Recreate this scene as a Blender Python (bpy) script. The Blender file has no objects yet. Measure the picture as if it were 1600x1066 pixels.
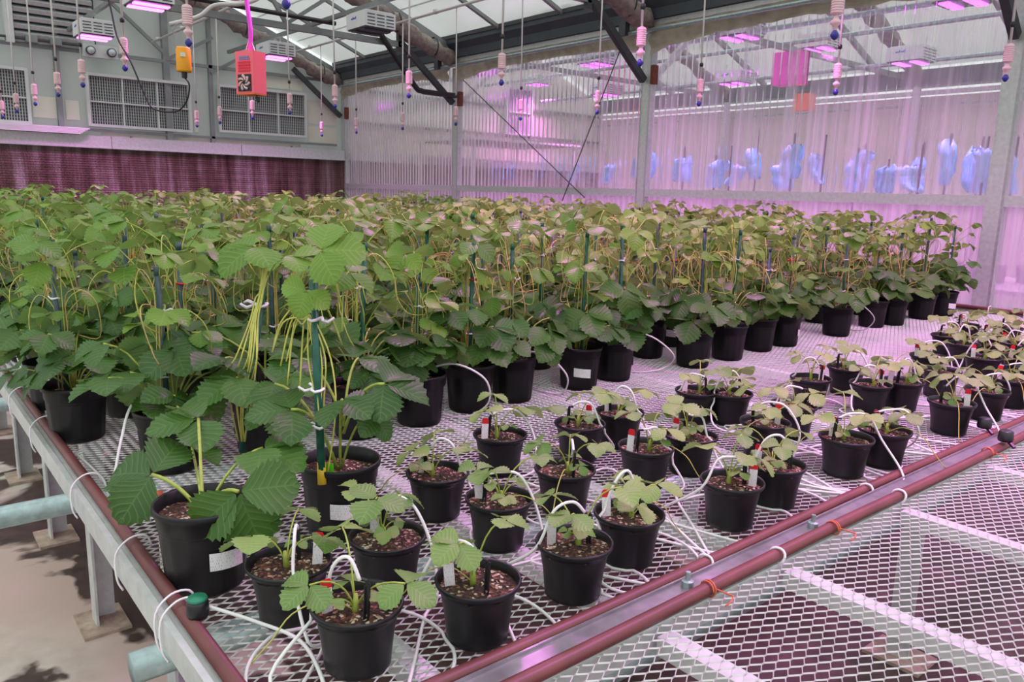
import bpy, math, random
from mathutils import Vector, Matrix

random.seed(11)
S = bpy.context.scene
COL = S.collection
PI = math.pi
V = Vector

# ------------------------------------------------------------------ camera
FPX = 1215.2
YAW, PITCH, ROLL = math.radians(39.668), math.radians(10.887), math.radians(1.5366)
CAM = V((0, 0, 1.55))
FW = V((-math.cos(YAW) * math.cos(PITCH), math.sin(YAW) * math.cos(PITCH), -math.sin(PITCH)))
_r = FW.cross(V((0, 0, 1))).normalized()
_u = _r.cross(FW)
RT = _r * math.cos(ROLL) + _u * math.sin(ROLL)
UP = -_r * math.sin(ROLL) + _u * math.cos(ROLL)
cd = bpy.data.cameras.new('camera')
cd.sensor_fit = 'HORIZONTAL'
cd.sensor_width = 36
cd.lens = FPX / 1600 * 36
cd.clip_start = 0.05
cd.clip_end = 200
cam = bpy.data.objects.new('camera', cd)
COL.objects.link(cam)
m = Matrix((RT, UP, -FW)).transposed().to_4x4()
m.translation = CAM
cam.matrix_world = m
S.camera = cam

# ------------------------------------------------------------------ world and exposure
SKY = 2.15
w = bpy.data.worlds.new('overcast_sky')
S.world = w
w.use_nodes = True
bg = w.node_tree.nodes['Background']
# standard overcast sky: zenith three times as bright as the horizon, grey ground below
_t = w.node_tree
_tc = _t.nodes.new('ShaderNodeTexCoord')
_sp = _t.nodes.new('ShaderNodeSeparateXYZ')
_t.links.new(_tc.outputs['Generated'], _sp.inputs[0])
_ra = _t.nodes.new('ShaderNodeMapRange')
_ra.inputs[1].default_value, _ra.inputs[2].default_value = 0.0, 1.0
_ra.inputs[3].default_value, _ra.inputs[4].default_value = 1 / 3, 1.0
_t.links.new(_sp.outputs[2], _ra.inputs[0])
_mu = _t.nodes.new('ShaderNodeVectorMath')
_mu.operation = 'SCALE'
_mu.inputs[0].default_value = (0.94, 1.0, 0.97)
_t.links.new(_ra.outputs[0], _mu.inputs['Scale'])
_t.links.new(_mu.outputs[0], bg.inputs[0])
bg.inputs[1].default_value = SKY
S.view_settings.view_transform = 'Standard'
S.view_settings.look = 'None'
S.view_settings.exposure = 0.14
S.view_settings.gamma = 1.0
S.view_settings.use_curve_mapping = False
LED_W = 39.0
LED_COL = (1.0, 0.20, 0.92)


# ------------------------------------------------------------------ materials
def lin(r, g, b):
    f = lambda c: (c / 255 / 12.92) if c / 255 <= 0.04045 else ((c / 255 + 0.055) / 1.055) ** 2.4
    return (f(r), f(g), f(b), 1)


class NT:
    def __init__(s, name):
        s.m = bpy.data.materials.new(name)
        s.m.use_nodes = True
        s.t = s.m.node_tree
        s.p = s.t.nodes['Principled BSDF']
        s.out = s.t.nodes['Material Output']

    def n(s, typ, **kw):
        nd = s.t.nodes.new(typ)
        for k, v in kw.items():
            if k.startswith('i_'):
                key = k[2:]
                key = int(key) if key.isdigit() else key.replace('_', ' ')
                nd.inputs[key].default_value = v
            else:
                setattr(nd, k, v)
        return nd

    def l(s, a, b):
        s.t.links.new(a, b)

    def ramp(s, fac, stops):
        r = s.n('ShaderNodeValToRGB')
        e = r.color_ramp.elements
        while len(e) < len(stops):
            e.new(0.5)
        for el, (p, c) in zip(e, stops):
            el.position = p
            el.color = c if len(c) == 4 else (*c, 1)
        s.l(fac, r.inputs[0])
        return r.outputs[0]

    def mix(s, fac, a, b, blend='MIX'):
        nd = s.n('ShaderNodeMix', data_type='RGBA', blend_type=blend)
        for sock, v in ((nd.inputs[0], fac), (nd.inputs[6], a), (nd.inputs[7], b)):
            if hasattr(v, 'is_linked'):
                s.l(v, sock)
            else:
                sock.default_value = v
        return nd.outputs[2]


def plain(name, col, rough=0.5, metal=0.0, noise=0.0, nscale=20.0, spec=0.5, bump=0.0):
    t = NT(name)
    t.p.inputs['Roughness'].default_value = rough
    t.p.inputs['Metallic'].default_value = metal
    t.p.inputs['Specular IOR Level'].default_value = spec
    if noise or bump:
        tc = t.n('ShaderNodeTexCoord')
        nz = t.n('ShaderNodeTexNoise', i_Scale=nscale, i_Detail=4.0)
        t.l(tc.outputs['Object'], nz.inputs['Vector'])
        a = tuple(c * (1 - noise) for c in col[:3]) + (1,)
        b = tuple(min(1, c * (1 + noise)) for c in col[:3]) + (1,)
        t.l(t.ramp(nz.outputs[0], [(0.3, a), (0.7, b)]), t.p.inputs['Base Color'])
        if bump:
            bp = t.n('ShaderNodeBump', i_Strength=bump, i_Distance=0.01)
            t.l(nz.outputs[0], bp.inputs['Height'])
            t.l(bp.outputs[0], t.p.inputs['Normal'])
    else:
        t.p.inputs['Base Color'].default_value = col
    return t.m


def emit(name, col, strength):
    t = NT(name)
    t.p.inputs['Base Color'].default_value = (*col, 1)
    t.p.inputs['Emission Color'].default_value = (*col, 1)
    t.p.inputs['Emission Strength'].default_value = strength
    return t.m


def leaf_mat(name, dark, light, vein, under, hue_var=0.3):
    t = NT(name)
    uv = t.n('ShaderNodeUVMap')
    sp = t.n('ShaderNodeSeparateXYZ')
    t.l(uv.outputs[0], sp.inputs[0])
    # lateral veins: fold lines rising from the midrib; u in -1..1, v along the leaflet
    ab = t.n('ShaderNodeMath', operation='ABSOLUTE')
    t.l(sp.outputs[0], ab.inputs[0])
    mu = t.n('ShaderNodeMath', operation='MULTIPLY_ADD', i_1=-0.33)
    t.l(ab.outputs[0], mu.inputs[0])
    t.l(sp.outputs[1], mu.inputs[2])
    sc = t.n('ShaderNodeMath', operation='MULTIPLY', i_1=2 * PI * 7)
    t.l(mu.outputs[0], sc.inputs[0])
    co = t.n('ShaderNodeMath', operation='COSINE')
    t.l(sc.outputs[0], co.inputs[0])
    side = t.ramp(co.outputs[0], [(0.80, (0, 0, 0)), (0.97, (1, 1, 1))])
    mid = t.ramp(ab.outputs[0], [(0.0, (1, 1, 1)), (0.05, (0, 0, 0))])
    vv = t.mix(1.0, side, mid, 'LIGHTEN')
    oi = t.n('ShaderNodeObjectInfo')
    tc = t.n('ShaderNodeTexCoord')
    nz = t.n('ShaderNodeTexNoise', i_Scale=25.0, i_Detail=3.0)
    t.l(tc.outputs['Object'], nz.inputs['Vector'])
    base = t.mix(oi.outputs['Random'], dark, light)
    base = t.mix(nz.outputs[0], base, t.mix(0.5, base, light))
    vfac = t.n('ShaderNodeMath', operation='MULTIPLY', i_1=0.38)
    t.l(vv, vfac.inputs[0])
    top = t.mix(vfac.outputs[0], base, vein)
    ge = t.n('ShaderNodeNewGeometry')
    col = t.mix(ge.outputs['Backfacing'], top, under)
    t.l(col, t.p.inputs['Base Color'])
    t.p.inputs['Roughness'].default_value = 0.42
    t.p.inputs['Specular IOR Level'].default_value = 0.38
    bp = t.n('ShaderNodeBump', i_Strength=0.16, i_Distance=0.002)
    t.l(co.outputs[0], bp.inputs['Height'])
    t.l(bp.outputs[0], t.p.inputs['Normal'])
    tr = t.n('ShaderNodeBsdfTranslucent')
    t.l(t.mix(0.3, col, lin(140, 180, 40)), tr.inputs[0])
    mx = t.n('ShaderNodeMixShader', i_0=0.22)
    t.l(t.p.outputs[0], mx.inputs[1])
    t.l(tr.outputs[0], mx.inputs[2])
    t.l(mx.outputs[0], t.out.inputs[0])
    return t.m


M = {}
M['leaf_old'] = leaf_mat('strawberry_leaf_mature', lin(34, 68, 32), lin(76, 114, 48), lin(112, 144, 80), lin(118, 148, 92))
M['leaf_young'] = leaf_mat('strawberry_leaf_young', lin(60, 104, 36), lin(116, 150, 52), lin(150, 172, 92), lin(138, 166, 96))
M['leaf_small'] = leaf_mat('strawberry_leaf_seedling', lin(78, 116, 56), lin(138, 162, 92), lin(156, 178, 112), lin(146, 172, 112))
M['petiole'] = plain('petiole_green', lin(150, 165, 70), 0.5, 0, 0.2, 60)
M['runner'] = plain('runner_stem', lin(186, 186, 92), 0.5, 0, 0.25, 30)
M['runner_tan'] = plain('runner_stem_tan', lin(200, 165, 110), 0.5, 0, 0.25, 30)
M['pot'] = plain('black_pot_plastic', lin(19, 18, 22), 0.42, 0, 0.25, 14, 0.42)
M['pot_small'] = plain('black_smooth_pot_plastic', lin(20, 19, 23), 0.38, 0, 0.2, 10, 0.45)
M['stake'] = plain('green_stake_coating', lin(20, 84, 66), 0.4, 0, 0.3, 40)
M['stake_dark'] = plain('grey_green_stake_coating', lin(52, 78, 82), 0.45, 0, 0.3, 40)
M['white_tie'] = plain('white_twist_tie', lin(235, 228, 235), 0.5)
M['red_tie'] = plain('red_clip_tie', lin(205, 40, 30), 0.45)
M['tube'] = plain('white_drip_tubing', lin(228, 226, 226), 0.4, 0, 0.05, 8)
M['black_plastic'] = plain('black_plastic', lin(24, 24, 28), 0.4)
M['green_plastic'] = plain('green_cap_plastic', lin(30, 120, 92), 0.45, 0, 0.2, 60)
M['hose'] = plain('brown_dripline_hose', lin(104, 54, 54), 0.45, 0, 0.18, 12)
M['hose_end'] = plain('orange_hose_end', lin(196, 96, 66), 0.5)
M['galv'] = plain('galvanised_steel', lin(204, 207, 207), 0.38, 0.35, 0.10, 30)
M['galv_tube'] = plain('galvanised_pipe', lin(158, 176, 178), 0.36, 0.6, 0.18, 45)
M['mesh'] = plain('galvanised_expanded_metal', lin(222, 219, 220), 0.42, 0.2, 0.08, 9)
M['frame'] = plain('greenhouse_steel', lin(138, 142, 142), 0.45, 0.4, 0.12, 6)
M['frame_dark'] = plain('dark_steel', lin(74, 76, 80), 0.5, 0.3, 0.15, 8)
M['gutter'] = plain('slate_gutter_paint', lin(72, 80, 88), 0.5, 0.2, 0.1, 4)
M['black_pipe'] = plain('black_pipe', lin(30, 28, 30), 0.5)
M['plate'] = plain('stained_foot_plate', lin(170, 150, 134), 0.7, 0.1, 0.25, 30)
M['rust'] = plain('rusty_steel', lin(120, 66, 50), 0.7, 0.2, 0.3, 50)
M['white_paint'] = plain('white_enamel', lin(222, 224, 226), 0.4, 0, 0.03, 5)
M['slot_dark'] = plain('dark_slot', lin(70, 72, 80), 0.6)
M['logo_blue'] = plain('blue_print', lin(70, 104, 190), 0.5)
M['logo_blue_dim'] = plain('blue_grey_print', lin(120, 132, 190), 0.5)
M['red_print'] = plain('red_print', lin(226, 26, 70), 0.5)
M['pink_paint'] = plain('salmon_pink_paint', lin(255, 110, 128), 0.5)
M['yellow_paint'] = plain('amber_paint', lin(238, 160, 22), 0.45)
M['orange_paint'] = plain('orange_paint', lin(240, 118, 70), 0.5)
M['pvc'] = plain('white_pvc', lin(205, 200, 198), 0.45)
M['spr_body'] = plain('pink_white_nozzle_plastic', lin(226, 190, 196), 0.45)
M['blue_plastic'] = plain('blue_nozzle_plastic', lin(44, 48, 140), 0.4)
M['green_tag'] = plain('lime_plastic_tag', lin(110, 205, 40), 0.45)
M['yellow_tag'] = plain('yellow_sticker', lin(214, 176, 40), 0.5)
M['red_tag'] = plain('red_tag_plastic', lin(214, 26, 40), 0.45)
M['grille_white'] = plain('white_grille_frame', lin(206, 208, 208), 0.45, 0, 0.05, 5)
M['lamp_lens'] = plain('lamp_lens', lin(200, 210, 214), 0.15, 0.0)
M['led'] = emit('led_bar_glow', (1.0, 0.16, 1.0), 4.0)
M['led_far'] = emit('led_bar_glow_violet', (0.8, 0.08, 1.0), 5.0)
M['curtain'] = plain('rolled_shade_fabric', lin(138, 126, 120), 0.85, 0, 0.3, 18, 0.2, 0.6)
M['film'] = plain('beige_film_skirt', lin(176, 166, 152), 0.7, 0, 0.22, 7, 0.3, 0.5)
M['cream'] = plain('cream_panel', lin(222, 220, 205), 0.5, 0, 0.04, 3)
M['blue_sleeve'] = plain('pale_blue_sleeve_film', lin(112, 200, 232), 0.4, 0, 0.2, 14, 0.5, 0.3)


def print_mat(name, paper, ink, sx, sy, thr):
    t = NT(name)
    uv = t.n('ShaderNodeUVMap')
    mp = t.n('ShaderNodeMapping')
    mp.inputs['Scale'].default_value = (sx, sy, 1)
    t.l(uv.outputs[0], mp.inputs[0])
    br = t.n('ShaderNodeTexBrick', i_Scale=1.0, offset=0.37)
    br.inputs['Mortar Size'].default_value = 0.22
    br.inputs['Brick Width'].default_value = 0.5
    br.inputs['Row Height'].default_value = 1.0
    br.inputs['Color1'].default_value = (0, 0, 0, 1)
    br.inputs['Color2'].default_value = (1, 1, 1, 1)
    br.inputs['Mortar'].default_value = (1, 1, 1, 1)
    t.l(mp.outputs[0], br.inputs[0])
    f = t.ramp(br.outputs[0], [(thr - 0.02, (1, 1, 1)), (thr + 0.02, (0, 0, 0))])
    t.l(t.mix(f, paper, ink), t.p.inputs['Base Color'])
    t.p.inputs['Roughness'].default_value = 0.5
    return t.m


M['sticker'] = print_mat('white_printed_sticker', lin(240, 236, 240), lin(120, 120, 130), 9, 6, 0.45)
M['tag'] = print_mat('white_printed_tag', lin(240, 232, 240), lin(120, 100, 130), 3, 14, 0.35)


def soil_mat():
    t = NT('potting_soil')
    tc = t.n('ShaderNodeTexCoord')
    vo = t.n('ShaderNodeTexVoronoi', i_Scale=190.0)
    t.l(tc.outputs['Object'], vo.inputs['Vector'])
    sp = t.n('ShaderNodeSeparateColor')
    t.l(vo.outputs['Color'], sp.inputs[0])
    c = t.ramp(sp.outputs[0], [(0.0, lin(36, 26, 22)), (0.45, lin(70, 46, 36)), (0.72, lin(104, 66, 48)),
                               (0.86, lin(150, 108, 76)), (0.95, lin(206, 190, 168))])
    t.l(c, t.p.inputs['Base Color'])
    t.p.inputs['Roughness'].default_value = 0.9
    bp = t.n('ShaderNodeBump', i_Strength=1.0, i_Distance=0.006)
    t.l(vo.outputs['Distance'], bp.inputs['Height'])
    t.l(bp.outputs[0], t.p.inputs['Normal'])
    return t.m


M['soil'] = soil_mat()


def floor_mat():
    t = NT('stained_concrete')
    tc = t.n('ShaderNodeTexCoord')
    n1 = t.n('ShaderNodeTexNoise', i_Scale=1.15, i_Detail=5.0, i_Distortion=0.5)
    n2 = t.n('ShaderNodeTexNoise', i_Scale=14.0, i_Detail=6.0)
    n3 = t.n('ShaderNodeTexNoise', i_Scale=0.7, i_Detail=2.0)
    for n in (n1, n2, n3):
        t.l(tc.outputs['Object'], n.inputs['Vector'])
    dry = t.ramp(n2.outputs[0], [(0.3, lin(168, 160, 150)), (0.7, lin(204, 196, 186))])
    dry = t.mix(t.ramp(n3.outputs[0], [(0.45, (0, 0, 0)), (0.62, (1, 1, 1))]), dry, lin(188, 164, 154))
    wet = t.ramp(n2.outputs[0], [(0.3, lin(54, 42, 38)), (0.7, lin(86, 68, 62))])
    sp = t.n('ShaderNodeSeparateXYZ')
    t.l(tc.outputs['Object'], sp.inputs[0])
    mr = t.n('ShaderNodeMapRange')   # raises the noise with y: slab turns darker and glossier below the benches
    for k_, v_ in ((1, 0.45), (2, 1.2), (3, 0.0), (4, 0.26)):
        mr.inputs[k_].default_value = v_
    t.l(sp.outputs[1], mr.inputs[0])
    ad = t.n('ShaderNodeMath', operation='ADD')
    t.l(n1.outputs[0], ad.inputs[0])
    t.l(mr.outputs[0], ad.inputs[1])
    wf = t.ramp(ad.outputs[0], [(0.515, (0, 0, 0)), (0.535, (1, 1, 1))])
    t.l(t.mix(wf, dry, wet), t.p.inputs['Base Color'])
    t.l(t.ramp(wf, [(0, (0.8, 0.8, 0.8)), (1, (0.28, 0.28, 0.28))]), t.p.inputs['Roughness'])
    return t.m


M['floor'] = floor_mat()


def pad_mat():
    t = NT('evaporative_pad_paper')
    tc = t.n('ShaderNodeNewGeometry')
    mp = t.n('ShaderNodeMapping')
    mp.inputs['Scale'].default_value = (1, 3.2, 0.28)
    t.l(tc.outputs['Position'], mp.inputs[0])
    n1 = t.n('ShaderNodeTexNoise', i_Scale=1.6, i_Detail=5.0, i_Roughness=0.65)
    t.l(mp.outputs[0], n1.inputs['Vector'])
    c = t.ramp(n1.outputs[0], [(0.34, lin(100, 74, 70)), (0.5, lin(148, 118, 114)), (0.6, lin(184, 164, 164)), (0.7, lin(214, 200, 208))])
    t.l(c, t.p.inputs['Base Color'])
    t.p.inputs['Roughness'].default_value = 0.85
    wv = t.n('ShaderNodeTexWave', i_Scale=9.0, i_Distortion=3.0, i_Detail=1.0)
    wv.bands_direction = 'Z'
    wv.inputs['Detail Scale'].default_value = 9.0
    t.l(tc.outputs['Position'], wv.inputs['Vector'])
    bp = t.n('ShaderNodeBump', i_Strength=0.9, i_Distance=0.02)
    t.l(wv.outputs[1], bp.inputs['Height'])
    t.l(bp.outputs[0], t.p.inputs['Normal'])
    return t.m


M['pad'] = pad_mat()


def grid_mat():
    t = NT('fine_louvre_grid')
    tc = t.n('ShaderNodeTexCoord')
    sp = t.n('ShaderNodeSeparateXYZ')
    t.l(tc.outputs['Object'], sp.inputs[0])
    def stripes(sock, freq, lo, hi):
        mu = t.n('ShaderNodeMath', operation='MULTIPLY', i_1=freq)
        t.l(sock, mu.inputs[0])
        fr = t.n('ShaderNodeMath', operation='FRACT')
        t.l(mu.outputs[0], fr.inputs[0])
        return t.ramp(fr.outputs[0], [(lo, (0, 0, 0)), (hi, (1, 1, 1))])
    a = stripes(sp.outputs[1], 1 / 0.034, 0.58, 0.66)
    b = stripes(sp.outputs[2], 1 / 0.045, 0.72, 0.8)
    f = t.mix(1.0, a, t.mix(0.5, (0, 0, 0, 1), b), 'LIGHTEN')
    t.l(t.mix(f, lin(44, 48, 50), lin(176, 180, 178)), t.p.inputs['Base Color'])
    t.p.inputs['Roughness'].default_value = 0.6
    return t.m


M['grid'] = grid_mat()


def clear_mat(name, clear, col, haze_col, gloss, rough=0.12, streak=0.0):
    """thin clear plastic: part see-through, part cloudy white, a little gloss"""
    t = NT(name)
    t.t.nodes.remove(t.p)
    tr = t.n('ShaderNodeBsdfTransparent')
    tr.inputs[0].default_value = col
    tl = t.n('ShaderNodeBsdfTranslucent')
    tl.inputs[0].default_value = haze_col
    df = t.n('ShaderNodeBsdfDiffuse')
    df.inputs[0].default_value = haze_col
    gl = t.n('ShaderNodeBsdfGlossy', i_Roughness=rough)
    gl.inputs[0].default_value = (0.95, 0.95, 0.95, 1)
    hz = t.n('ShaderNodeMixShader', i_0=0.5)
    t.l(tl.outputs[0], hz.inputs[1])
    t.l(df.outputs[0], hz.inputs[2])
    a = t.n('ShaderNodeMixShader', i_0=1 - clear)
    if streak:
        tc = t.n('ShaderNodeTexCoord')
        mp = t.n('ShaderNodeMapping')
        mp.inputs['Scale'].default_value = (9, 1, 0.12)
        t.l(tc.outputs['Object'], mp.inputs[0])
        nz = t.n('ShaderNodeTexNoise', i_Scale=1.4, i_Detail=4.0)
        t.l(mp.outputs[0], nz.inputs['Vector'])
        lo, hi = max(0, 1 - clear - streak), min(1, 1 - clear + streak)
        f = t.ramp(nz.outputs[0], [(0.3, (lo, lo, lo)), (0.7, (hi, hi, hi))])
        t.l(f, a.inputs[0])
    t.l(tr.outputs[0], a.inputs[1])
    t.l(hz.outputs[0], a.inputs[2])
    fr = t.n('ShaderNodeFresnel', i_IOR=1.35)
    g = t.n('ShaderNodeMath', operation='MULTIPLY', i_1=gloss)
    t.l(fr.outputs[0], g.inputs[0])
    b = t.n('ShaderNodeMixShader')
    t.l(g.outputs[0], b.inputs[0])
    t.l(a.outputs[0], b.inputs[1])
    t.l(gl.outputs[0], b.inputs[2])
    t.l(b.outputs[0], t.out.inputs[0])
    return t.m


M['roof'] = clear_mat('white_roof_film', 0.80, (0.93, 0.94, 0.93, 1), (0.86, 0.88, 0.87, 1), 0.5, 0.3)
M['gable'] = clear_mat('silver_wall_film', 0.10, (0.9, 0.95, 0.93, 1), (0.62, 0.64, 0.62, 1), 1.8, 0.22, 0.12)
M['sheet'] = clear_mat('clear_corrugated_polycarbonate', 0.66, (0.97, 0.96, 0.98, 1), (0.88, 0.82, 0.90, 1), 1.6, 0.12, 0.16)
M['sheet_low'] = clear_mat('cloudy_corrugated_polycarbonate', 0.30, (0.95, 0.93, 0.96, 1), (0.86, 0.78, 0.88, 1), 1.0, 0.2, 0.15)


# ------------------------------------------------------------------ mesh helpers
class MB:
    def __init__(s):
        s.v, s.f, s.uv = [], [], {}

    def quad(s, a, b, c, d):
        n = len(s.v)
        s.v += [V(a), V(b), V(c), V(d)]
        s.f.append((n, n + 1, n + 2, n + 3))

    def box(s, c, d, mat=None):
        x, y, z = (q / 2 for q in d)
        n = len(s.v)
        for sx, sy, sz in ((-1, -1, -1), (1, -1, -1), (1, 1, -1), (-1, 1, -1), (-1, -1, 1), (1, -1, 1), (1, 1, 1), (-1, 1, 1)):
            p = V((sx * x, sy * y, sz * z))
            if mat is not None:
                p = mat @ p
            s.v.append(p + V(c))
        for q in ((0, 3, 2, 1), (4, 5, 6, 7), (0, 1, 5, 4), (1, 2, 6, 5), (2, 3, 7, 6), (3, 0, 4, 7)):
            s.f.append(tuple(n + i for i in q))
        return s

    def bar(s, a, b, w, h, up=(0, 0, 1)):
        a, b = V(a), V(b)
        d = (b - a)
        L = d.length
        d = d / L
        u = V(up)
        r = d.cross(u)
        if r.length < 1e-4:
            r = d.cross(V((1, 0, 0)))
        r.normalize()
        u = r.cross(d)
        return s.box((a + b) / 2, (w, L, h), Matrix((r, d, u)).transposed())

    def tube(s, pts, r, n=6, cap=True):
        pts = [V(p) for p in pts]
        rs = r if isinstance(r, (list, tuple)) else [r] * len(pts)
        base = len(s.v)
        ref = None
        for i, p in enumerate(pts):
            d = (pts[min(i + 1, len(pts) - 1)] - pts[max(i - 1, 0)])
            d = d.normalized() if d.length > 1e-9 else V((0, 0, 1))
            if ref is None:
                ref = V((0, 0, 1)) if abs(d.z) < 0.9 else V((1, 0, 0))
            a = ref - d * ref.dot(d)
            if a.length < 1e-5:
                a = V((1, 0, 0)).cross(d)
            a.normalize()
            ref = a
            b = d.cross(a)
            for k in range(n):
                t = 2 * PI * k / n
                s.v.append(p + (a * math.cos(t) + b * math.sin(t)) * rs[i])
        for i in range(len(pts) - 1):
            for k in range(n):
                k2 = (k + 1) % n
                s.f.append((base + i * n + k, base + i * n + k2, base + (i + 1) * n + k2, base + (i + 1) * n + k))
        if cap:
            s.f.append(tuple(base + k for k in reversed(range(n))))
            e = base + (len(pts) - 1) * n
            s.f.append(tuple(e + k for k in range(n)))
        return s

    def lathe(s, prof, n=24, c=(0, 0, 0), fn=None, cap0=False, cap1=False):
        base = len(s.v)
        c = V(c)
        for j, (r, z) in enumerate(prof):
            for k in range(n):
                t = 2 * PI * k / n
                rr = fn(r, z, t) if fn else r
                s.v.append(c + V((rr * math.cos(t), rr * math.sin(t), z)))
        for j in range(len(prof) - 1):
            for k in range(n):
                k2 = (k + 1) % n
                s.f.append((base + j * n + k, base + j * n + k2, base + (j + 1) * n + k2, base + (j + 1) * n + k))
        if cap0:
            s.f.append(tuple(base + k for k in reversed(range(n))))
        if cap1:
            e = base + (len(prof) - 1) * n
            s.f.append(tuple(e + k for k in range(n)))
        return s

    def mesh(s, name, mat, smooth=False, off=None):
        me = bpy.data.meshes.new(name)
        o = V(off) if off is not None else V((0, 0, 0))
        me.from_pydata([tuple(p - o) for p in s.v], [], s.f)
        me.materials.append(mat)
        if smooth:
            me.polygons.foreach_set('use_smooth', [True] * len(me.polygons))
        if s.uv:
            ul = me.uv_layers.new(name='UVMap')
            for lp in me.loops:
                ul.data[lp.index].uv = s.uv.get(lp.vertex_index, (0, 0))
        me.update()
        return me

    def build(s, name, mat, parent=None, smooth=False, kind=None):
        off = V((0, 0, 0))
        q = parent
        while q is not None:
            off += q.location
            q = q.parent
        return link(name, s.mesh(name, mat, smooth, off), parent, kind=kind)


def link(name, data, parent=None, mw=None, kind=None):
    o = bpy.data.objects.new(name, data)
    COL.objects.link(o)
    if parent is not None:
        o.parent = parent
    if mw is not None:
        o.matrix_basis = mw
    if kind:
        o['kind'] = kind
    return o


def tag(o, label, cat, group=None):
    o['label'] = label
    o['category'] = cat
    if group:
        o['group'] = group
    return o


def thing(name, label, cat, loc=(0, 0, 0), group=None, rz=0):
    o = link(name, None)
    o.location = loc
    o.rotation_euler = (0, 0, rz)
    o.empty_display_size = 0.05
    return tag(o, label, cat, group)


def struct(name, loc=(0, 0, 0), label=None):
    o = link(name, None)
    o.location = loc
    o.empty_display_size = 0.1
    o['kind'] = 'structure'
    if label:
        o['label'] = label
    return o


def smooth_path(pts, k=6):
    pts = [V(p) for p in pts]
    out = []
    for i in range(len(pts) - 1):
        p0 = pts[max(i - 1, 0)]
        p1, p2 = pts[i], pts[i + 1]
        p3 = pts[min(i + 2, len(pts) - 1)]
        for j in range(k):
            t = j / k
            out.append(0.5 * ((2 * p1) + (p2 - p0) * t + (2 * p0 - 5 * p1 + 4 * p2 - p3) * t * t + (3 * p1 - p0 - 3 * p2 + p3) * t ** 3))
    out.append(pts[-1])
    return out


ORD = ['zeroth', 'first', 'second', 'third', 'fourth', 'fifth', 'sixth', 'seventh', 'eighth', 'ninth', 'tenth', 'eleventh', 'twelfth',
       'thirteenth', 'fourteenth', 'fifteenth', 'sixteenth', 'seventeenth', 'eighteenth', 'nineteenth', 'twentieth', 'twenty-first',
       'twenty-second', 'twenty-third', 'twenty-fourth', 'twenty-fifth', 'twenty-sixth', 'twenty-seventh', 'twenty-eighth']

# ------------------------------------------------------------------ setting: floor, walls, roof
WY = 6.92            # partition wall
GX = -13.35          # gable wall with the fans
FRX = [-13.28, -9.76, -6.08, -2.40, 1.28]
RIDGE_Y, RIDGE_Z = 2.35, 5.30
ZB = 0.80            # bench mesh level

fl = MB()
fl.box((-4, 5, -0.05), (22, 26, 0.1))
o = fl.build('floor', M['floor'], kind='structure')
o['label'] = 'concrete floor with dark wet stains'

# --- gable wall
wb = struct('wall_back', (GX, 3, 0), 'silver film gable wall above a brown cooling pad')
b = MB()
zr = lambda y: 3.55 + 0.40 * (WY - y) if y > RIDGE_Y else 3.55 + 0.40 * (WY - RIDGE_Y) - 0.40 * (RIDGE_Y - y)
ys = [-2.2, RIDGE_Y, WY]
n = len(b.v)
for x in (GX - 0.03, GX - 0.05):
    b.v += [V((x, -2.2, 0)), V((x, WY, 0)), V((x, WY, zr(WY))), V((x, RIDGE_Y, zr(RIDGE_Y))), V((x, -2.2, zr(-2.2)))]
b.f += [(0, 1, 2, 3, 4), (9, 8, 7, 6, 5)] + [(i, i + 5, (i + 1) % 5 + 5, (i + 1) % 5) for i in range(5)]
b.build('film_panel', M['gable'], wb)
for (y0, y1, z0, z1) in ((2.02, 2.32, 2.42, 2.72), (2.44, 2.62, 2.42, 2.70), (4.27, 4.34, 2.36, 2.72), (6.24, 6.80, 2.32, 2.60), (2.9, 6.1, 2.21, 2.27), (6.24, 6.80, 2.64, 3.05), (5.3, 6.15, 3.18, 3.36)):
    MB().box((GX - 0.022, (y0 + y1) / 2, (z0 + z1) / 2), (0.008, y1 - y0, z1 - z0)).build('clear_pane', M['cream'], wb)
for y, w_, d in ((2.36, 0.07, 0.08), (3.87, 0.09, 0.1), (4.55, 0.06, 0.07)):
    MB().box((GX + 0.02, y, (2.19 + zr(y)) / 2), (d, w_, zr(y) - 2.19)).build('post', M['frame'], wb)
for z, y0, y1, h in ((3.40, -2.2, WY - 0.2, 0.05), (2.29, 2.2, WY - 0.15, 0.035)):
    MB().box((GX + 0.03, (y0 + y1) / 2, z), (0.05, y1 - y0, h)).build('girt', M['frame'], wb)
for a, c in (((4.55, 3.30), (5.7, 3.98)), ((3.87, 3.5), (2.9, 4.35)), ((3.87, 3.42), (4.6, 3.85))):
    MB().bar((GX + 0.05, a[0], a[1]), (GX + 0.05, c[0], c[1]), 0.05, 0.05).build('brace', M['frame'], wb)
for y in (3.3, 5.9):
    MB().box((GX + 0.04, y, 2.18), (0.03, 0.03, 0.1)).build('bracket', M['frame'], wb)
# flashing ledge, in three lengths
for i, (y0, y1) in enumerate(((-2.2, 2.98), (2.99, 4.96), (4.97, 6.86))):
    q = MB()
    q.box((GX + 0.16, (y0 + y1) / 2, 2.11), (0.02, y1 - y0, 0.16))
    q.box((GX + 0.07, (y0 + y1) / 2, 2.195), (0.2, y1 - y0, 0.012))
    q.box((GX + 0.17, (y0 + y1) / 2, 2.03), (0.04, y1 - y0, 0.015))
    q.build('flashing', M['galv'], wb)
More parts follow.
